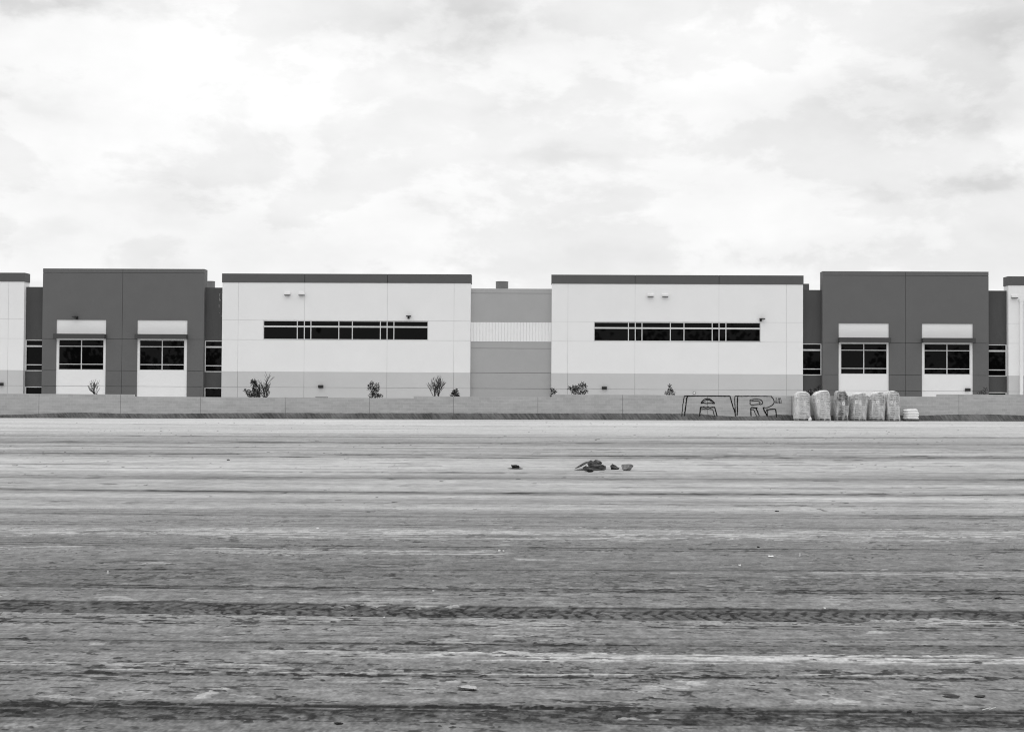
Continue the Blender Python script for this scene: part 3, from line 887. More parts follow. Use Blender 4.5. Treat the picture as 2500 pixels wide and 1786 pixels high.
def dark_block(x0, xm, x1, bays):
    holes = [(b[0], b[1], ZB, 7.90) for b in bays]
    mb = MB()
    panels(mb, [x0, xm, x1], [ZB, Z4, Z3, Z2, 11.86, Z_TOPD], YF, 0.10, holes)
    mb.box(x0, x0 + .18, YF + .10, YF + 1.1, ZB, Z_TOPD)
    mb.box(x1 - .18, x1, YF + .10, YF + 1.1, ZB, Z_TOPD)
    mb.box(x0 + .18, x1 - .18, YF + .104, YF + .2, 8.0, Z_TOPD)
    mb.build('dark_wall', 'dark', bld)
    backing('wall_joint', 'joint_d', x0 + .19, x1 - .19, ZB, 8.0 - .01, YF + .104, [(b[0] + .01, b[1] - .01, ZB, 7.90) for b in bays])
    for b in bays:
        yb = YF + 0.07
        m2 = MB()
        panels(m2, [b[0], b[1]], [ZB, Z4, 7.90], yb, .06, [(b[2], b[3], b[4], b[5])], 0.026)
        m2.build('white_bay', 'white', bld)
        bk = MB(); bk.box(b[0], b[1], yb + .063, yb + .08, ZB, b[4] - .1); bk.build('wall_joint', 'joint_w', bld)
        window(b[2], b[3], b[4], b[5], yb - .03, [b[6]], [b[4] + .49, b[4] + 1.99], 0.06)
        # canopy: shallow steel box with side cheeks, open underneath
        c = MB()
        c0, c1 = b[0] - .05, b[1] + .05
        c.box(c0, c1, YF - .62, YF - .60, Z2 + .0, Z2 + .40)
        c.box(c0, c1, YF - .597, YF - .003, Z2 + .36, Z2 + .395)
        c.box(c0, c0 + .02, YF - .597, YF - .003, Z2 + .0, Z2 + .357)
        c.box(c1 - .02, c1, YF - .597, YF - .003, Z2 + .0, Z2 + .357)
        c.build('canopy', 'canopy', bld)
def bay(l, r, wl, wr, mid):
    return (cx_(l), cx_(r), cx_(wl, 870), cx_(wr, 870), 3.70, 6.26, cx_(mid, 870))
dark_block(X['D0'], X['Dm'], X['D1'], [bay(137.4, 258.6, 142, 253.2, 198), bay(335, 457, 339.4, 450.4, 395.3)])
dark_block(X['E0'], X['Em'], X['E1'], [bay(2047.4, 2170, 2052.3, 2166.6, 2109.3), bay(2250.7, 2375.2, 2255.9, 2369.6, 2312.5)])

YR = YF + 0.45
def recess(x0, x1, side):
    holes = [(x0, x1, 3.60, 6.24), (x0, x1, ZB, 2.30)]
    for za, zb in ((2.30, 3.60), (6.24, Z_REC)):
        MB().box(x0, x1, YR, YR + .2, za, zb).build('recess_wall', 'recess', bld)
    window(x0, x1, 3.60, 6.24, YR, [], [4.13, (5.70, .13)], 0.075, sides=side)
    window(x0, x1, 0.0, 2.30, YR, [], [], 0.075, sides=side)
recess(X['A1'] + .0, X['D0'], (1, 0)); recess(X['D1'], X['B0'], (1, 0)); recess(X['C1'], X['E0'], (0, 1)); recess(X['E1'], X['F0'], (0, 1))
# thin drip marks down the recess beside the left white block
rd = random.Random(8)
for k in range(12):
    xx = X['B0'] - rd.uniform(.10, .55); zz = rd.uniform(8.3, 10.4); l = rd.choice((.05, .06, .12, .30, .45)); w_ = rd.uniform(.02, .035)
    dm = MB(); dm.prism([(xx, zz), (xx + w_, zz - .01), (xx + w_ * 1.2, zz - l * .6), (xx + w_ * .9, zz - l), (xx + w_ * .3, zz - l * .8)], YR - .004, YR - .001)
    dm.build('paint_drip', 'mid', bld)
# middle grey recess with a fluted white band
YM = YF + 0.35
mb = MB()
panels(mb, [X['B1'], X['C0']], [ZB, Z4, Z3, 5.70, 6.27], YM, .06)
panels(mb, [X['B1'], X['C0']], [7.88, 10.29, Z_REC], YM, .06)
mb.build('recess_wall', 'mid', bld)
backing('wall_joint', 'joint_m', X['B1'], X['C0'], ZB, Z_REC - .02, YM + .064)
fl = MB(); n = 26; w = (X['C0'] - X['B1']) / n
for i in range(n):
    a = X['B1'] + i * w
    k = len(fl.v)
    prof_ = [(a, .03), (a + .02, -.02), (a + w - .05, -.02), (a + w - .03, .03), (a + w, .03)]
    for j in range(4):
        fl.quad((prof_[j][0], YM + prof_[j][1], 6.272), (prof_[j + 1][0], YM + prof_[j + 1][1], 6.272), (prof_[j + 1][0], YM + prof_[j + 1][1], 7.878), (prof_[j][0], YM + prof_[j][1], 7.878))
fl.build('fluted_band', 'white', bld)
# body of the building behind the facade, roof deck below the parapets
bd = MB(); bd.box(-64.9, 58.2, YR + .65, YF + 75, ZB, 10.2); bd.build('back_wall', 'dark', bld)
rf = MB(); rf.box(-64.9, 58.2, YR + .21, YF + 75, 10.202, 10.32); rf.build('roof', 'roof', bld)
# inner walls closing the recesses and the backs of the parapets
for a, b in ((-64.8, X['A1'] - .19), (X['B0'] + .19, X['B1'] - .19), (X['C0'] + .19, X['C1'] - .19), (X['F0'] + .19, 58.1)):
    MB().box(a, b, YF + .165, YF + .30, 10.33, Z_TOPW - .02).build('parapet_back', 'cap', bld)
# short raised return behind the right white block
rt = MB(); xr = U(1966, 700, 122)[0]; rt.box(xr - 2.4, xr, YF + 2.2, YF + 4.6, 10.33, U(1963, 692.5, 120.2)[1])
rt.build('parapet_return', 'dark', bld)

# downspouts on the far right block
for px0, px1, lab in ((2488.5, 2495.5, None), (2504, 2511, None)):
    a, b = cx_(px0), cx_(px1)
    ds = MB(); ds.box(a, b, YF - .20, YF - .01, ZB, 9.75); ds.box(a - .04, b + .04, YF - .22, YF - .012, 9.752, 9.95)
    ds.build('downspout', 'white', bld)

# ------------------------------------------------------------------ fittings on the walls
def hood_thing(x, z, label):
    t = thing('wall_hood', (x, YF, z), label, 'wall hood', 'white hoods high on the white blocks')
    m = MB()                                    # sloping top over a black strip standing in for shade underneath
    yf = YF - .30
    m.prism_x([(YF - .002, z + .15), (yf, z + .06), (yf, z - .10), (YF - .002, z - .10)], x - .25, x + .25)
    m.build('casing', 'hood', t)
    m = MB(); m.box(x - .24, x + .24, yf + .012, YF - .004, z - .15, z - .102); m.build('under_shade', 'black', t)
    return t
hz_ = U(737, 717, YF)[1]
h0 = hood_thing(cx_(702.3, 717), hz_, 'white hood on the left white block, further from its vertical joint')
for px, lab in ((737.2, 'white hood on the left white block, touching the vertical joint'),
                (1588, 'white hood on the right white block, nearer to the vertical joint'),
                (1623.8, 'white hood on the right white block, further from the vertical joint'),
                (2475.7, 'white hood beside the downspout at the right edge')):
    dup(h0, (cx_(px, 717), YF, hz_), lab)

def cam_thing(x, z, flip, label):
    t = thing('floodlight', (x, YF, z), label, 'floodlight', 'small black floodlights above the windows')
    m = MB(); m.box(x - .10, x + .06, YF - .12, YF - .002, z - .18, z - .02); m.build('mounting_box', 'black', t)
    m = MB(); a, b = (x - .34, x + .09) if flip < 0 else (x - .13, x + .30)
    if flip == 0: a, b = x - .20, x + .20
    m.prism_x([(YF - .46, z + .06), (YF - .46, z + .015), (YF - .06, z - .018), (YF - .06, z + .10)], a, b); m.build('lamp_head', 'black', t)
    m = MB(); m.quad((a + .03, YF - .44, z + .008), (a + .03, YF - .12, z - .018), (b - .03, YF - .12, z - .018), (b - .03, YF - .44, z + .008)); m.build('lens', 'lens', t)
    return t
for px, py_, fl_, lab in ((189, 774.5, -1, 'black floodlight on the left dark block, above its left white bay'),
                          (998.3, 773, 0, 'black floodlight above the ribbon window of the left white block'),
                          (1857.5, 779.5, 1, 'black floodlight over the right end of the right ribbon window')):
    cam_thing(cx_(px, 774), U(px, py_, YF)[1], fl_, lab)

def pack_thing(x, z, label, y=YF):
    t = thing('wall_lamp', (x, y, z), label, 'wall lamp', 'black wall packs low on the facade')
    m = MB(); m.prism_x([(y - .002, z + .14), (y - .20, z + .14), (y - .26, z + .06), (y - .22, z - .09), (y - .002, z - .12)], x - .20, x + .20)
    m.build('housing', 'black', t)
    m = MB(); m.quad((x - .16, y - .20, z - .095), (x + .16, y - .20, z - .095), (x + .16, y - .03, z - .125), (x - .16, y - .03, z - .125)); m.build('lens', 'lens', t)
    return t
p0 = pack_thing(cx_(783.7, 944), U(783.7, 943.8, YF)[1], 'black wall lamp on the pale band of the left white block')
for px, py_, lab in ((3, 938, 'black wall lamp at the left edge of the picture'),
                     (1475.4, 947.3, 'black wall lamp on the pale band of the right white block')):
    dup(p0, (cx_(px, 944), YF, U(px, py_, YF)[1]), lab)
dup(p0, (cx_(2362.2, 951.5), YF + .07, U(2362, 951.5, YF)[1]), 'black wall lamp on the white bay of the right dark block')

rx, rz = U(1694.8, 958.8, YF)
t = thing('round_lamp', (rx, YF, rz), 'small round white lamp in a dark ring, just above the graffiti', 'wall lamp')
def disc(cx, cz, r, y0, y1, n=20):
    m = MB(); m.prism([(cx + r * math.cos(2 * math.pi * i / n), cz + r * math.sin(2 * math.pi * i / n)) for i in range(n)], y0, y1); return m
disc(rx, rz, .115, YF - .05, YF - .002).build('rim', 'black', t)
m = disc(rx, rz, .085, YF - .075, YF - .051); m.build('lens', 'lampwhite', t)

# rooftop vents
def vent(px, py_top, wpx, Y, label):
    x, z = U(px, py_top, Y)
    r = wpx / F * Y / 2
    t = thing('roof_vent', (x, Y, 10.32), label, 'roof vent', 'round vents on the roof')
    N_ = 28
    ring = lambda rad, zz: [(x + rad * math.cos(2 * math.pi * i / N_), Y + rad * math.sin(2 * math.pi * i / N_), zz) for i in range(N_)]
    m = MB(); m.rings([ring(r * .9, 10.32), ring(r * .9, z - .22)]); m.build('stack', 'vent', t, smooth=False)
    m = MB(); m.rings([ring(r * .98, 10.75), ring(r * .98, z - .05), ring(r, z - .049), ring(r, z), ring(r * .2, z + .02)]); m.build('wind_band', 'vent', t)
vent(514.8, 686.5, 21, 126, 'round metal roof vent partly hidden by the left dark block')
vent(1225.7, 687.5, 31.2, 124, 'round metal roof vent above the middle grey recess')

# utility box peeping over the wall
bx0, bz = U(770.5, 967.5, 109); bx1 = U(797, 967.5, 109)[0]
t = thing('utility_box', (bx0, 109, 0), 'grey utility box just showing over the wall under the left block lamp', 'utility box')
m = MB(); m.box(bx0, bx1, 109, 109.7, -.1, bz - .06); m.build('cabinet', 'box', t)
m = MB(); m.box(bx0 - .02, bx1 + .02, 108.98, 109.72, bz - .059, bz); m.build('lid', 'box', t)
m = MB(); m.box(bx0 + .1, bx0 + .14, 108.96, 108.999, bz - .5, bz - .3); m.build('handle', 'black', t)

# ------------------------------------------------------------------ plants behind the wall
YP = 112.0
def branchy(mb, p, d, l, r, lvl, rng, up=0.25, spread=0.6, tips=None):
    n = 3
    for i in range(n):
        q = p + d * (l / n)
        mb.tube(p, q, r * (1 - i * .12), r * (1 - (i + 1) * .12), 5, False)
        p = q
        d = (d + Vector((rng.uniform(-.14, .14), rng.uniform(-.14, .14), up * .15))).normalized()
        if lvl > 0 and rng.random() < .75:
            e = (d + Vector((rng.uniform(-1, 1), rng.uniform(-1, 1), rng.uniform(0, .5))).normalized() * spread).normalized()
            branchy(mb, p, e, l * rng.uniform(.5, .75), max(.012, r * .55), lvl - 1, rng, up, spread, tips)
    if lvl > 0:
        for k in range(2):
            e = (d + Vector((rng.uniform(-1, 1), rng.uniform(-1, 1), rng.uniform(.1, .6))).normalized() * spread).normalized()
            branchy(mb, p, e, l * rng.uniform(.6, .8), max(.012, r * .6), lvl - 1, rng, up, spread, tips)
    elif tips is not None:
        tips.append(p)

def leaf(mb, p, d, l, w, rng):
    s = d.cross(Vector((rng.uniform(-1, 1), rng.uniform(-1, 1), rng.uniform(-1, 1)))).normalized() * w
    nrm = d.cross(s).normalized() * (w * .4)
    k = len(mb.v)
    mb.v += [tuple(p), tuple(p + d * l * .5 + s + nrm), tuple(p + d * l), tuple(p + d * l * .5 - s + nrm), tuple(p + d * l * .5)]
    mb.f += [(k, k + 1, k + 4), (k + 1, k + 2, k + 4), (k, k + 4, k + 3), (k + 4, k + 2, k + 3)]

def bare(px, py_top, label, seed, stems, l0, r0, spread, Y=YP, lean=0.0, leaves=0, lvl=3, frk=1.2, m='bark', gap=.18):
    x = U(px, 965, Y)[0]; zt = U(px, py_top, Y)[1]
    z0 = zg(x) - .1
    rng = random.Random(seed)
    t = thing('bare_sapling', (x, Y, z0), label, 'young tree', 'young plants behind the wall')
    mb = MB(); tips = []
    for s in range(stems):
        a = (s - (stems - 1) / 2)
        b = Vector((x + a * gap, Y + rng.uniform(-.1, .1), z0))
        d = Vector((lean + a * .12, rng.uniform(-.08, .08), 1)).normalized()
        mb.tube(b, b + d * frk, r0, r0 * .8, 6); p = b + d * frk
        for k in range(4):
            e = (d + Vector((rng.uniform(-1, 1), rng.uniform(-1, 1), .2)).normalized() * spread).normalized()
            branchy(mb, p, e, l0 * rng.uniform(.75, 1.1), r0 * .6, lvl - 1, rng, .3, spread, tips)
        branchy(mb, p, d, l0 * 1.15, r0 * .75, lvl - 1, rng, .3, spread, tips)
    top = max(v[2] for v in mb.v); k = (zt - z0) / (top - z0)
    mb.v = [(x + (a - x) * min(1.25, max(.7, k)), b, z0 + (c - z0) * k) for a, b, c in mb.v]
    mb.build('stems', m, t)
    if leaves:
        lf = MB()
        for p in tips:
            if rng.random() < leaves:
                p = Vector((x + (p.x - x) * min(1.25, max(.7, k)), p.y, z0 + (p.z - z0) * k))
                d = Vector((rng.uniform(-1, 1), rng.uniform(-1, 1), rng.uniform(-.6, .6))).normalized()
                leaf(lf, p, d, .12, .035, rng)
        if lf.v: lf.build('leaves', 'leafpale', t)
    return t

def leafy(blobs, label, seed, dens, ll=.15, Y=YP, m='leaf', name='leafy_shrub'):
    """foliage clumps at measured places: (px, py, rx px, rz px)"""
    rng = random.Random(seed)
    x = U(blobs[0][0], 960, Y)[0]; z0 = zg(x) - .1
    t = thing(name, (x, Y, z0), label, 'shrub', 'young plants behind the wall')
    st = MB(); lf = MB()
    for (px, py_, a, b) in blobs:
        cx, cz = U(px, py_, Y); ra = a / F * Y; rb = b / F * Y
        base = Vector((x + rng.uniform(-.15, .15), Y + rng.uniform(-.1, .1), z0))
        mid = Vector((x * .6 + cx * .4, Y, z0 + (cz - z0) * .55))
        st.tube(base, mid, .03, .02, 5); st.tube(mid, (cx, Y, cz), .02, .012, 5)
        for k in range(max(3, int(ra * rb * 4))):
            st.tube((cx, Y, cz), (cx + rng.uniform(-ra, ra) * .9, Y + rng.uniform(-ra, ra) * .8, cz + rng.uniform(-rb, rb) * .9), .010, .005, 4)
        for k in range(int(dens * 6.0 * ra * rb) + 8):
            while True:
                u = Vector((rng.uniform(-1, 1), rng.uniform(-1, 1), rng.uniform(-1, 1)))
                if u.length < 1: break
            p = Vector((cx + u.x * ra, Y + u.y * ra * .9, cz + u.z * rb))
            d = (Vector((u.x, u.y, u.z * .5 + .1)) + Vector((rng.uniform(-.7, .7), rng.uniform(-.7, .7), rng.uniform(-.7, .7)))).normalized()
            leaf(lf, p, d, ll * rng.uniform(.7, 1.2), ll * .25, rng)
    st.build('stems', 'bark', t)
    lf.build('leaves', m, t)
    return t

bare(236, 924, 'bare twiggy sapling in front of the leftmost white bay', 3, 1, .62, .05, .85, lean=.02, frk=1.55, leaves=.25)
bare(647, 906, 'bare sapling tied between two thin dark stakes', 14, 1, .66, .050, .80, frk=1.10, leaves=.12, m='bark')
bare(1062, 915, 'bare many-stemmed sapling near the right end of the left white block', 12, 2, .58, .032, .5, lean=.06, frk=1.30, leaves=.12, gap=.09)
leafy([(622, 962, 12, 11), (625, 948, 9, 9), (619, 935, 6, 7), (620, 930, 5, 4), (606, 957, 5, 4), (600, 954, 3, 3), (632, 964, 5, 6), (611, 966, 7, 5)],
      'dark leafy shrub to the left of the staked bare sapling', 4, 330)
leafy([(914, 966, 13, 6), (914, 955, 9, 8), (905, 943, 6, 5), (907, 935, 5, 4), (921, 940, 5, 5), (919, 948, 6, 5), (928, 966, 5, 4), (902, 948, 4, 3)],
      'tall dark leafy shrub beside the middle joint of the left white block', 5, 260)
leafy([(1113, 962, 6, 6), (1109, 957, 5, 5), (1116, 965, 5, 3), (1104, 963, 2.5, 4), (1113, 953, 4, 4)], 'small dark leafy shrub near the left edge of the middle grey recess', 6, 330, .16)
leafy([(1350, 958, 5, 6), (1349, 951, 4, 5), (1347, 966, 3, 3), (1354, 955, 3, 4)], 'small leafy shrub at the right edge of the middle grey recess', 7, 260, .14)
leafy([(1409, 957, 11, 6), (1398, 950, 7, 5), (1413, 946, 9, 7), (1423, 938, 6, 6), (1391, 947, 4, 3), (1428, 943, 4, 4), (1404, 945, 6, 6), (1430, 955, 5, 3), (1424, 958, 5, 4)],
      'broad spreading leafy bush left of the right block lamp', 8, 210, .16)
leafy([(1636, 962, 8, 3), (1636, 954, 5, 5), (1635, 947, 3.5, 4), (1635, 941, 2.2, 3), (1627, 960, 4, 4), (1645, 961, 4, 3), (1640, 955, 4, 4)],
      'small cone-shaped leafy sapling left of the graffiti', 9, 240, .14)
leafy([(1987, 955, 12, 6), (1998, 951, 8, 5), (1976, 956, 6, 4), (2003, 946, 4, 5)], 'dim bush in front of the dark recess behind the first two wrapped stacks', 10, 170, .16)
leafy([(2400, 958, 8, 4), (2406, 951, 5, 5), (2392, 960, 5, 3)], 'faint thin bush in front of the right dark block', 12, 110, .14)
for px, pt_, lab in ((634.6, 937, 'thin dark stake on the left of the bare sapling'), (652.6, 938, 'thin dark stake on the right of the bare sapling')):
    x, zt = U(px, pt_, YP + .3)
    m = MB(); m.tube((x, YP + .3, zg(x) - .1), (x - .03, YP + .3, zt - .06), .030, .028, 7); m.tube((x - .03, YP + .3, zt - .06), (x - .03, YP + .3, zt), .028, .010, 7)
    tag(m.build('stake', 'stake', base=(x, YP + .3, zg(x) - .1)), lab, 'stake', 'stakes beside the bare sapling')

# ------------------------------------------------------------------ wrapped stacks on the lot
YS = 102.6
def stack(outl, outr, n, label, rot, seed, mbag, mwrap, depth=1.0, tagpt=None, foot=None, wrap=True, front=1.0, gname='wrapped stacks in a row on the lot'):
    zz = lambda p: U(1900 + p[0] / 5.982, 930 + p[1] / 5.983, YS)
    Lp = sorted([zz(p) for p in outl], key=lambda q: q[1]); Rp = sorted([zz(p) for p in outr], key=lambda q: q[1])
    xb = (Lp[0][0] + Rp[0][0]) / 2; zb = zg(xb)
    zt = max(Lp[-1][1], Rp[-1][1])
    t = thing('wrapped_stack', (xb, YS + depth / 2, zb), label, 'pallet load', gname)
    rng = random.Random(seed)
    c_, s_ = math.cos(rot), math.sin(rot)
    NA = 44
    def section(z, grow, kin, dx=0.0):
        fade = 0.0
        l = np.interp(z, [q[1] for q in Lp], [q[0] for q in Lp]); r = np.interp(z, [q[1] for q in Rp], [q[0] for q in Rp])
        cx = (l + r) / 2 + dx; span = abs(c_) + abs(s_) * .85
        hw = max(.1, (r - l) / 2) / span * kin + grow; hd = depth / 2 * kin + grow
        cy = YS + depth / 2
        out = []
        for i in range(NA):
            a = 2 * math.pi * i / NA
            e = .30
            u = math.copysign(abs(math.cos(a)) ** e, math.cos(a)) * hw; v_ = math.copysign(abs(math.sin(a)) ** e, math.sin(a)) * hd
            u2, v2 = u * c_ - v_ * s_, u * s_ + v_ * c_
            out.append([cx + u2, cy + v2, z])
        return out
    z1 = zb + .12
    rings = []
    hl = (zt - .02 - z1) / n
    for k in range(n):
        dx = rng.uniform(-.025, .025); amp = rng.uniform(.85, 1.15)
        sub = 6
        for j in range(sub):
            u = (j + .5) / sub
            bul = 1 - abs(2 * u - 1) ** 2.4
            top = max(0, (z1 + hl * (k + u) - (zt - .30)) / .30)
            kin = 1 - .10 * top ** 3
            ring = section(z1 + hl * (k + u), -.150 + (.125 if wrap else .060) * bul * amp + (0 if wrap else .05), kin, dx)
            for p in ring:
                q = mnoise.noise((p[0] * 3.1 + seed, p[1] * 3.1, k * 1.7)) * .016 + mnoise.noise((p[0] * 7, p[1] * 7, k * 3.3)) * .012
                cx = sum(r[0] for r in ring) / NA
                p[2] += q * .8 + .045 * mnoise.noise((p[0] * 1.6, seed * 2.0 + p[1], k * .9))
                p[0] += q * (1 if p[0] > cx else -1); p[1] += q * (1 if p[1] > YS + depth / 2 else -1)
            rings.append(ring)
    m = MB(); m.rings(rings); m.build('bags', mbag, t, smooth=True)
    if wrap:
        rings = []
        nz = 40
        for k in range(nz + 1):
            u = k / nz; z = zb + .03 + (zt - zb - .03) * u
            top = max(0, (z - (zt - .28)) / .28)
            ring = section(z, .0, 1 - .13 * top ** 3)
            cx = sum(r[0] for r in ring) / NA
            for i, p in enumerate(ring):
                q = .065 * mnoise.noise((p[0] * 4 + seed * 3, p[1] * 4, z * .8)) + .040 * mnoise.noise((p[0] * 11 + z * 2, p[1] * 11, z * 1.6 + seed))
                p[0] += q * (1 if p[0] > cx else -1); p[1] += q * (1 if p[1] > YS + depth / 2 else -1)
            rings.append(ring)
        m = MB(); m.rings(rings, False); k = len(m.v) - NA
        m.f.append(tuple(k + i for i in range(NA)))
        m.build('plastic_cover', mwrap, t, smooth=True)
    # wooden pallet under the load
    m = MB()
    l, r = Lp[0][0] + .10, Rp[0][0] - .10
    for q in (0, .42, .84):
        m.box(l, r, YS + .06 + q * depth * .98, YS + .16 + q * depth * .98, zb, zb + .09)
    for i in range(5):
        a = l + (r - l - .1) * i / 4; m.box(a, a + .10, YS + .05, YS + depth * .98, zb + .092, zb + .112)
    m.build('pallet', 'wood', t)
    if tagpt:
        x, z = U(1900 + tagpt[0] / 5.982, 930 + tagpt[1] / 5.983, YS)
        l = np.interp(z, [q[1] for q in Lp], [q[0] for q in Lp]); r = np.interp(z, [q[1] for q in Rp], [q[0] for q in Rp])
        yy = YS - .06 + max(0, .10 + .0 * abs(x)) * 0 - (abs(s_) * .02)
        # find the front of the cover near the tag
        best = min((p for ring in (rings or []) for p in ring if abs(p[2] - z) < .06 and abs(p[0] - x) < .12), key=lambda p: p[1], default=None)
        if best: yy = best[1] - .012
        a = rng.uniform(-.25, .25); ca, sa = math.cos(a), math.sin(a)
        P = lambda u, v_: (x + u * ca - v_ * sa, z + u * sa + v_ * ca)
        m = MB(); m.prism([P(-.085, -.11), P(.085, -.11), P(.085, .11), P(-.085, .11)], yy - .004, yy)
        lb = m.build('paper_label', 'paper', t)
        m = MB()
        for v_ in (-.05, .0, .045): m.prism([P(-.05, v_ - .008), P(.05, v_ - .008), P(.05, v_ + .008), P(-.05, v_ + .008)], yy - .006, yy - .0042)
        m.build('print', 'print', lb)
    return t

stack([(262, 577), (242, 540), (248, 400), (258, 250), (268, 185), (298, 160)], [(482, 577), (472, 500), (470, 300), (466, 200), (445, 168), (410, 152)], 13,
      'first wrapped stack from the left, pale with a gathered cover and no label', .10, 1, 'bagpale', 'wrap')
stack([(580, 572), (550, 500), (520, 330), (516, 205), (560, 160), (650, 138)], [(772, 572), (780, 350), (768, 210), (742, 150), (700, 133)], 13,
      'second wrapped stack from the left, round-topped and bulging, with a loose left side', .18, 2, 'bagpale', 'wrap', tagpt=(582, 290))
stack([(848, 570), (830, 480), (846, 330), (850, 165), (868, 142)], [(1030, 570), (1040, 420), (1047, 300), (1038, 215), (1000, 160)], 14,
      'third wrapped stack from the left, leaning, with dirty dark layers', .12, 3, 'bagdark', 'wrapthin', tagpt=(952, 327))
stack([(1062, 572), (1058, 400), (1075, 250), (1092, 188), (1170, 165)], [(1298, 572), (1312, 470), (1330, 340), (1330, 215), (1280, 172)], 13,
      'fourth wrapped stack from the left, wide with a shaded left side', .35, 4, 'bag', 'wrap', tagpt=(1134, 300))
stack([(1338, 570), (1322, 500), (1342, 330), (1370, 185), (1440, 155)], [(1560, 570), (1570, 400), (1566, 210), (1540, 165)], 13,
      'fifth wrapped stack from the left, greyish with a large label in its middle', .25, 5, 'bag', 'wrap', tagpt=(1443, 305))
stack([(1600, 572), (1580, 300), (1582, 185), (1620, 140)], [(1785, 572), (1784, 350), (1766, 190), (1750, 162), (1690, 142)], 13,
      'sixth wrapped stack from the left, last of the tall ones', .12, 6, 'bag', 'wrap', tagpt=(1655, 312))
stack([(1850, 572), (1842, 480), (1850, 425), (1870, 405)], [(2080, 572), (2082, 470), (2076, 432), (2060, 416)], 4,
      'low white stack of four bag layers, rightmost in the row', .22, 7, 'bagwhite', 'wrap', wrap=False)
# loose fold of plastic at the foot of the first stack
fx, fz = U(1977, 1022, YS - .2)
m = MB(); rings = []
for k in range(7):
    u = k / 6; rr_ = .11 * math.sin(math.pi * (.25 + .75 * u)) + .01
    rings.append([(fx + .05 * u + rr_ * math.cos(a) * (1 + .2 * math.sin(3 * a)), YS - .2 + rr_ * math.sin(a), zg(fx) + .30 * u) for a in [2 * math.pi * i / 12 for i in range(12)]])
m.rings(rings)
tag(m.build('plastic_scrap', 'bagwhite', base=(fx, YS - .2, zg(fx)), smooth=True), 'crumpled pale plastic at the foot of the first wrapped stack', 'plastic scrap')

# ------------------------------------------------------------------ rocks, clods and litter on the dirt
import bmesh
def rock(name, px, pyb, wpx, hpx, label, seed, m, cat='rock', group=None, dep=.8, rot=0, cuts=11, rough=.26, tilt=0, sub=3, sink=.10):
    x, y = G(px, pyb)
    s = y / F
    w, h = wpx * s, hpx * s
    bm = bmesh.new(); bmesh.ops.create_icosphere(bm, subdivisions=sub, radius=1)
    rng = random.Random(seed)
    planes = []
    for k in range(cuts):
        n = Vector((rng.uniform(-1, 1), rng.uniform(-1, 1), rng.uniform(-.6, 1))).normalized(); planes.append((n, rng.uniform(.38, .74)))
    for v in bm.verts:
        p = v.co.copy()
        for n, d in planes:
            e = p.dot(n) - d
            if e > 0: p -= n * e
        q = p * 1.6 + Vector((seed * 3.1, 0, 0))
        p *= 1 + rough * mnoise.noise(q) + rough * .6 * mnoise.noise(q * 2.3) + rough * .5 * mnoise.noise(q * 5.5) + rough * .35 * mnoise.noise(q * 11)
        v.co = p
    xs = [v.co.x for v in bm.verts]; zs = [v.co.z for v in bm.verts]; ys = [v.co.y for v in bm.verts]
    for v in bm.verts:
        v.co = Vector(((v.co.x - (max(xs) + min(xs)) / 2) / (max(xs) - min(xs)) * w, (v.co.y) / (max(ys) - min(ys)) * w * dep, (v.co.z - min(zs)) / (max(zs) - min(zs)) * h))
    bmesh.ops.rotate(bm, verts=bm.verts, cent=(0, 0, 0), matrix=Matrix.Rotation(tilt, 3, 'Y'))
    mz = min(v.co.z for v in bm.verts)
    for v in bm.verts: v.co.z -= mz + h * sink
    me = bpy.data.meshes.new(name); bm.to_mesh(me); bm.free()
    me.materials.append(M[m])
    me.polygons.foreach_set('use_smooth', [False] * len(me.polygons))
    o = bpy.data.objects.new(name, me); COL.objects.link(o)
    o.location = (x, y, zg(x)); 
    return tag(o, label, cat, group)
RG = 'rocks in the small heap on the lot'
rock('slab', 1422, 1143, 42, 6.5, 'long flat slab leaning up against the heap of rocks', 21, 'rock', 'rock', RG, .5, tilt=-R(24), rough=.12)
rock('rock', 1444, 1142, 20, 22, 'upright split boulder in the middle of the rock heap', 22, 'rock', 'rock', RG, .9, rough=.30)
rock('rock', 1462, 1141, 25, 23, 'tallest grey boulder at the right of the rock heap', 23, 'rock', 'rock', RG, .9, tilt=-R(14), rough=.26)
rock('rock', 1463, 1145, 33, 14, 'low rock lying in front of the tallest boulder', 24, 'rock', 'rock', RG, .8)
rock('rock', 1431, 1145, 18, 10, 'small round rock tucked under the leaning slab', 25, 'rock', 'rock', RG, .9)
rock('dirt_clod', 1437, 1152, 26, 9, 'dark crumbled clod in front of the rock heap', 26, 'clod', 'clod', 'dirt clods on the lot', .8, rough=.6, sub=4)
rock('rock', 1497, 1145, 19, 15, 'dark notched rock right of the heap, nearer of the two', 27, 'rock', 'rock', 'loose rocks beside the heap', .7, tilt=R(12), rough=.2)
rock('rock', 1505, 1145.5, 16, 6, 'low flat rock touching the dark notched rock', 127, 'rock', 'rock', 'loose rocks beside the heap', .7, rough=.2)
rock('rock', 1532, 1148, 30, 18, 'pale mottled rock farthest right of the heap', 28, 'rockpale', 'rock', 'loose rocks beside the heap', .8, rough=.14)
rock('dirt_clod', 1259, 1143.5, 24, 10.5, 'rounded dark clod alone left of the rock heap', 29, 'clod', 'clod', 'dirt clods on the lot', .8, rough=.5, sub=4)
rock('dirt_clod', 1440, 1147, 78, 4.5, 'thin dark spread of crumbs and painted shadow under the front of the rock heap', 31, 'clod', 'clod', 'dirt clods on the lot', .9, rough=.35)  # dirt spill that also stands in for shadow at the heap's foot
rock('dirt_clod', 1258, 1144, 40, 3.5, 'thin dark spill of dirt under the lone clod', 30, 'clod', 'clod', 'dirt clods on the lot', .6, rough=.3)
CG = 'dirt clods on the lot'
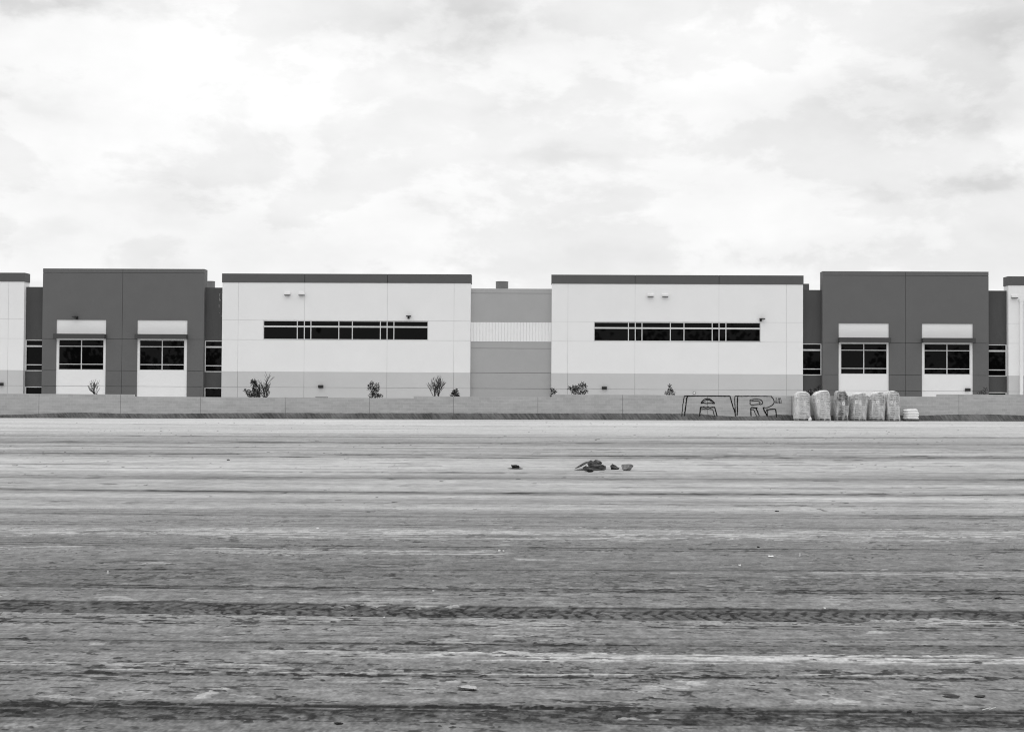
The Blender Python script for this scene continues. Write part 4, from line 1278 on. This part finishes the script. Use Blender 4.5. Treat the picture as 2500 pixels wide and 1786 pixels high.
for i, (px, py_, w, h, lab, mm) in enumerate((
        (2437, 1461, 20, 5, 'flat dark clod near the right edge above the tread track', 'clod'),
        (1851, 1336, 8, 4, 'small dark clod in the middle distance right of centre', 'clod'),
        (2220, 1738, 15, 6, 'dark clod sitting on the nearest dark rut', 'clod'),
        (2392, 1700, 30, 3.5, 'broad dark clod at the lower right', 'clod'),
        (2323, 1700, 46, 1.8, 'long thin dark crumb patch left of the broad clod', 'clod'),
        (859, 1503, 6, 4, 'tiny dark clod on the lower edge of the tread track', 'clod'),
        (827, 1767, 26, 6, 'dark clod at the bottom edge left of centre', 'clod'),
        (1143, 1682, 58, 11, 'large pale dry clod in the foreground', 'dryclod'),
        (993, 1590, 12, 9, 'small square pale stone on the churned strip', 'dryclod'),
        (1897, 1248, 12, 3, 'dark clod on the pale ground below the wrapped stacks', 'clod'),
        (557, 1123, 9, 3, 'dark crumb on the pale ground at mid left', 'clod'))):
    rock('dirt_clod', px, py_, w, h, lab, 60 + i, mm, 'clod', CG, .8, rough=.3, sub=4)
LG = 'white scraps of litter on the lot'
def scrap(px, py_, w, h, label, seed):
    x, y = G(px, py_); s = y / F; rng = random.Random(seed)
    w *= s; h *= s
    m = MB(); n = 4
    P = [[(x + (i / n - .5) * w + rng.uniform(-.1, .1) * w, y + (j / n - .5) * w * .8, zg(x) + .004 + h * (.35 + .65 * abs(math.sin(i * 1.3 + j * .9 + seed))) * (j / n * .8 + .2)) for i in range(n + 1)] for j in range(n + 1)]
    for j in range(n):
        for i in range(n):
            m.quad(P[j][i], P[j][i + 1], P[j + 1][i + 1], P[j + 1][i])
    return tag(m.build('litter', 'litter', base=(x, y, zg(x))), label, 'litter', LG)
for i, a in enumerate(((1219, 1346, 6, 5, 'larger of the two white scraps lying together near the centre'), (1229, 1346, 4, 4, 'smaller of the two white scraps lying together near the centre'),
                       (1882, 1359, 12, 3, 'long white scrap lying below the middle-distance clod'), (1806, 1382, 6, 5, 'white scrap left of the long white one'),
                       (2013, 1487, 5, 5, 'white scrap on the upper edge of the tread track'), (938, 1509, 4, 4, 'tiny white scrap below the tread track, left of centre'),
                       (1058, 1443, 5, 2, 'white scrap on the double wheel line'), (776, 1290, 6, 3, 'white scrap in the middle distance left of centre'))):
    scrap(*a, i + 1)
for px, py_, hp, lab, tl in ((263, 1400, 8, 'small pale stick standing upright at far left', .05), (1952, 1357, 7, 'small pale stick standing upright right of centre', .2)):
    x, y = G(px, py_); h = hp * y / F
    m = MB(); m.tube((x, y, zg(x) - .01), (x + tl * h, y, zg(x) + h), .009, .007, 6)
    tag(m.build('stick', 'litter', base=(x, y, zg(x))), lab, 'stick', 'pale sticks on the lot')
for px, py_, lp, lab in ((2183, 1616, 11, 'pale straw lying across the pale crust strip'), (2408, 1736, 13, 'left of two pale straws beside the nearest rut'), (2423, 1735, 11, 'right of two pale straws beside the nearest rut')):
    x, y = G(px, py_); l = lp * 1.6 * y / F
    m = MB(); m.tube((x - l / 2, y - .006, zg(x) + .010), (x + l / 2, y + .006, zg(x) + .018), .0028, .0022, 5)
    tag(m.build('straw', 'litter', base=(x, y, zg(x))), lab, 'straw', 'pale straws on the lot')

# ------------------------------------------------------------------ far trees behind the viewer, seen in the panes
tl = MB(); rng = random.Random(77)
for k in range(26):
    x = -190 + k * 15 + rng.uniform(-6, 6); y = -95 + rng.uniform(-15, 15); h = rng.uniform(15, 19) if 5 < x < 60 else rng.uniform(7, 15)
    tl.tube((x, y, -.1), (x, y, h * .6), .35, .2, 6)
    for q in range(420):
        u = Vector((rng.gauss(0, 1), rng.gauss(0, 1), rng.gauss(0, 1)))
        p = Vector((x + u.x * h * .22, y + u.y * h * .22, max(.6, h * .62 + u.z * h * .19)))
        d = Vector((rng.uniform(-1, 1), rng.uniform(-1, 1), rng.uniform(-1, 1))).normalized()
        leaf(tl, p, d, 1.6, .7, rng)
tag(tl.build('tree_line', 'leaf', base=(0, -95, 0)), 'distant row of trees behind the viewer, mirrored dimly in the windows', 'trees', kind='stuff')

# ------------------------------------------------------------------ sky and sun
SUN_EL, SUN_ROT = R(57), R(20)
w = bpy.data.worlds.new('World'); S.world = w; w.use_nodes = True
nt = w.node_tree; N, L = nt.nodes.new, nt.links.new
bg = nt.nodes['Background']
sky = N('ShaderNodeTexSky'); sky.sky_type = 'NISHITA'; sky.sun_disc = False
sky.sun_elevation = SUN_EL; sky.sun_rotation = SUN_ROT
bw = N('ShaderNodeRGBToBW'); L(sky.outputs[0], bw.inputs[0])
tc = N('ShaderNodeTexCoord'); sp = N('ShaderNodeSeparateXYZ'); L(tc.outputs['Generated'], sp.inputs[0])
def mth(op, a, b=None, c=None, clamp=False):
    n = N('ShaderNodeMath'); n.operation = op; n.use_clamp = clamp
    for i, q in enumerate((a, b, c)):
        if q is None: continue
        if isinstance(q, (int, float)): n.inputs[i].default_value = q
        else: L(q, n.inputs[i])
    return n.outputs[0]
az = mth('ARCTAN2', sp.outputs['X'], sp.outputs['Y'])
el = mth('ARCSINE', sp.outputs['Z'])
# cloud deck: coordinates flattened towards the horizon
cv = N('ShaderNodeCombineXYZ'); L(mth('MULTIPLY', az, 1.0), cv.inputs['X']); L(mth('MULTIPLY', el, 1.9), cv.inputs['Y'])
def cnoise(scale, det, rough, off, dist=0.0):
    mp = N('ShaderNodeMapping'); mp.inputs['Location'].default_value = (off, off * .7, off * .3); L(cv.outputs[0], mp.inputs[0])
    n = N('ShaderNodeTexNoise'); n.inputs['Scale'].default_value = scale; n.inputs['Detail'].default_value = det; n.inputs['Roughness'].default_value = rough
    n.inputs['Distortion'].default_value = dist
    L(mp.outputs[0], n.inputs['Vector']); return n.outputs['Fac']
n1 = cnoise(7.0, 7, .55, 3.7, .15)
n2 = cnoise(22.0, 6, .55, 9.1, .1)
wx = mth('MULTIPLY_ADD', cnoise(11, 7, .6, 1.3), .11, -.055)
wy = mth('MULTIPLY_ADD', cnoise(14, 7, .6, 5.9), .06, -.03)
azw = mth('ADD', az, wx); elw = mth('ADD', el, wy)
def blob(px, py_, rx, ry, amt):
    d = CM @ Vector(((px - 1250) / F, -(py_ - 893) / F, -1)); d.normalize()
    a0, e0 = math.atan2(d.x, d.y), math.asin(d.z)
    u = mth('MULTIPLY', mth('SUBTRACT', azw, a0), F / rx); v = mth('MULTIPLY', mth('SUBTRACT', elw, e0), F / ry)
    q = mth('ADD', mth('MULTIPLY', u, u), mth('MULTIPLY', v, v))
    return mth('MULTIPLY', mth('EXPONENT', mth('MULTIPLY', q, -1.0)), amt)
acc = None
for b_ in ((1080, 60, 300, 75, -.17), (1200, 50, 150, 55, -.06), (40, 10, 190, 28, -.26), (2440, 60, 150, 90, -.24), (2330, 265, 240, 60, -.20), (2440, 435, 110, 28, -.22),
           (330, 480, 240, 55, -.11), (100, 560, 130, 35, -.10), (60, 255, 150, 28, -.08), (1400, 400, 110, 24, -.10), (1250, 250, 110, 35, -.06),
           (2180, 450, 60, 14, -.09), (1600, 470, 250, 40, -.03), (2100, 200, 200, 60, -.05), (1250, 640, 1600, 45, -.055),
           (700, 190, 420, 150, .10), (1800, 120, 260, 90, .08), (1030, 215, 60, 25, .06), (700, 500, 200, 30, .05)):
    q = blob(*b_); acc = q if acc is None else mth('ADD', acc, q)
mott = mth('ADD', mth('MULTIPLY', mth('SUBTRACT', n1, .5), .26), mth('MULTIPLY', mth('SUBTRACT', n2, .5), .12))
val = mth('ADD', mth('ADD', mott, acc), 0.945)
puff = N('ShaderNodeMapRange'); puff.interpolation_type = 'SMOOTHSTEP'
puff.inputs['From Min'].default_value = .46; puff.inputs['From Max'].default_value = .55
puff.inputs['To Min'].default_value = -.045; puff.inputs['To Max'].default_value = .04
L(cnoise(9.0, 9, .60, 21.3, .15), puff.inputs['Value'])
val = mth('ADD', val, puff.outputs[0])
# the deck is thinner and brighter overhead
val = mth('ADD', val, mth('MULTIPLY', mth('MAXIMUM', mth('SUBTRACT', el, .30), 0), OVER := 0.75))
val = mth('MAXIMUM', val, .3)
cloud = mth('MULTIPLY', val, 10.0)
mix = mth('ADD', mth('MULTIPLY', cloud, .93), mth('MULTIPLY', mth('MINIMUM', bw.outputs[0], 14.0), .07))
L(mix, bg.inputs['Color'])
bg.inputs['Strength'].default_value = 0.10

sl = bpy.data.lights.new('sun', 'SUN'); sl.energy = 1.1; sl.angle = R(15); sl.color = (1, 1, 1)
so = bpy.data.objects.new('sun', sl); COL.objects.link(so)
# high and a little behind the building, as in the photograph where the facade stands in open shade
sd = Vector((math.sin(SUN_ROT) * math.cos(SUN_EL), math.cos(SUN_ROT) * math.cos(SUN_EL), math.sin(SUN_EL)))
so.rotation_euler = (-sd).to_track_quat('-Z', 'Y').to_euler()
so.location = sd * 200

S.view_settings.view_transform = 'Standard'
S.view_settings.look = 'None'
S.view_settings.exposure = 0.0
S.view_settings.gamma = 1.0
S.render.engine = 'CYCLES'
S.cycles.filter_width = 1.1
S.cycles.use_denoising = True
S.cycles.denoising_prefilter = 'NONE'
S.cycles.max_bounces = 6
S.cycles.transparent_max_bounces = 12
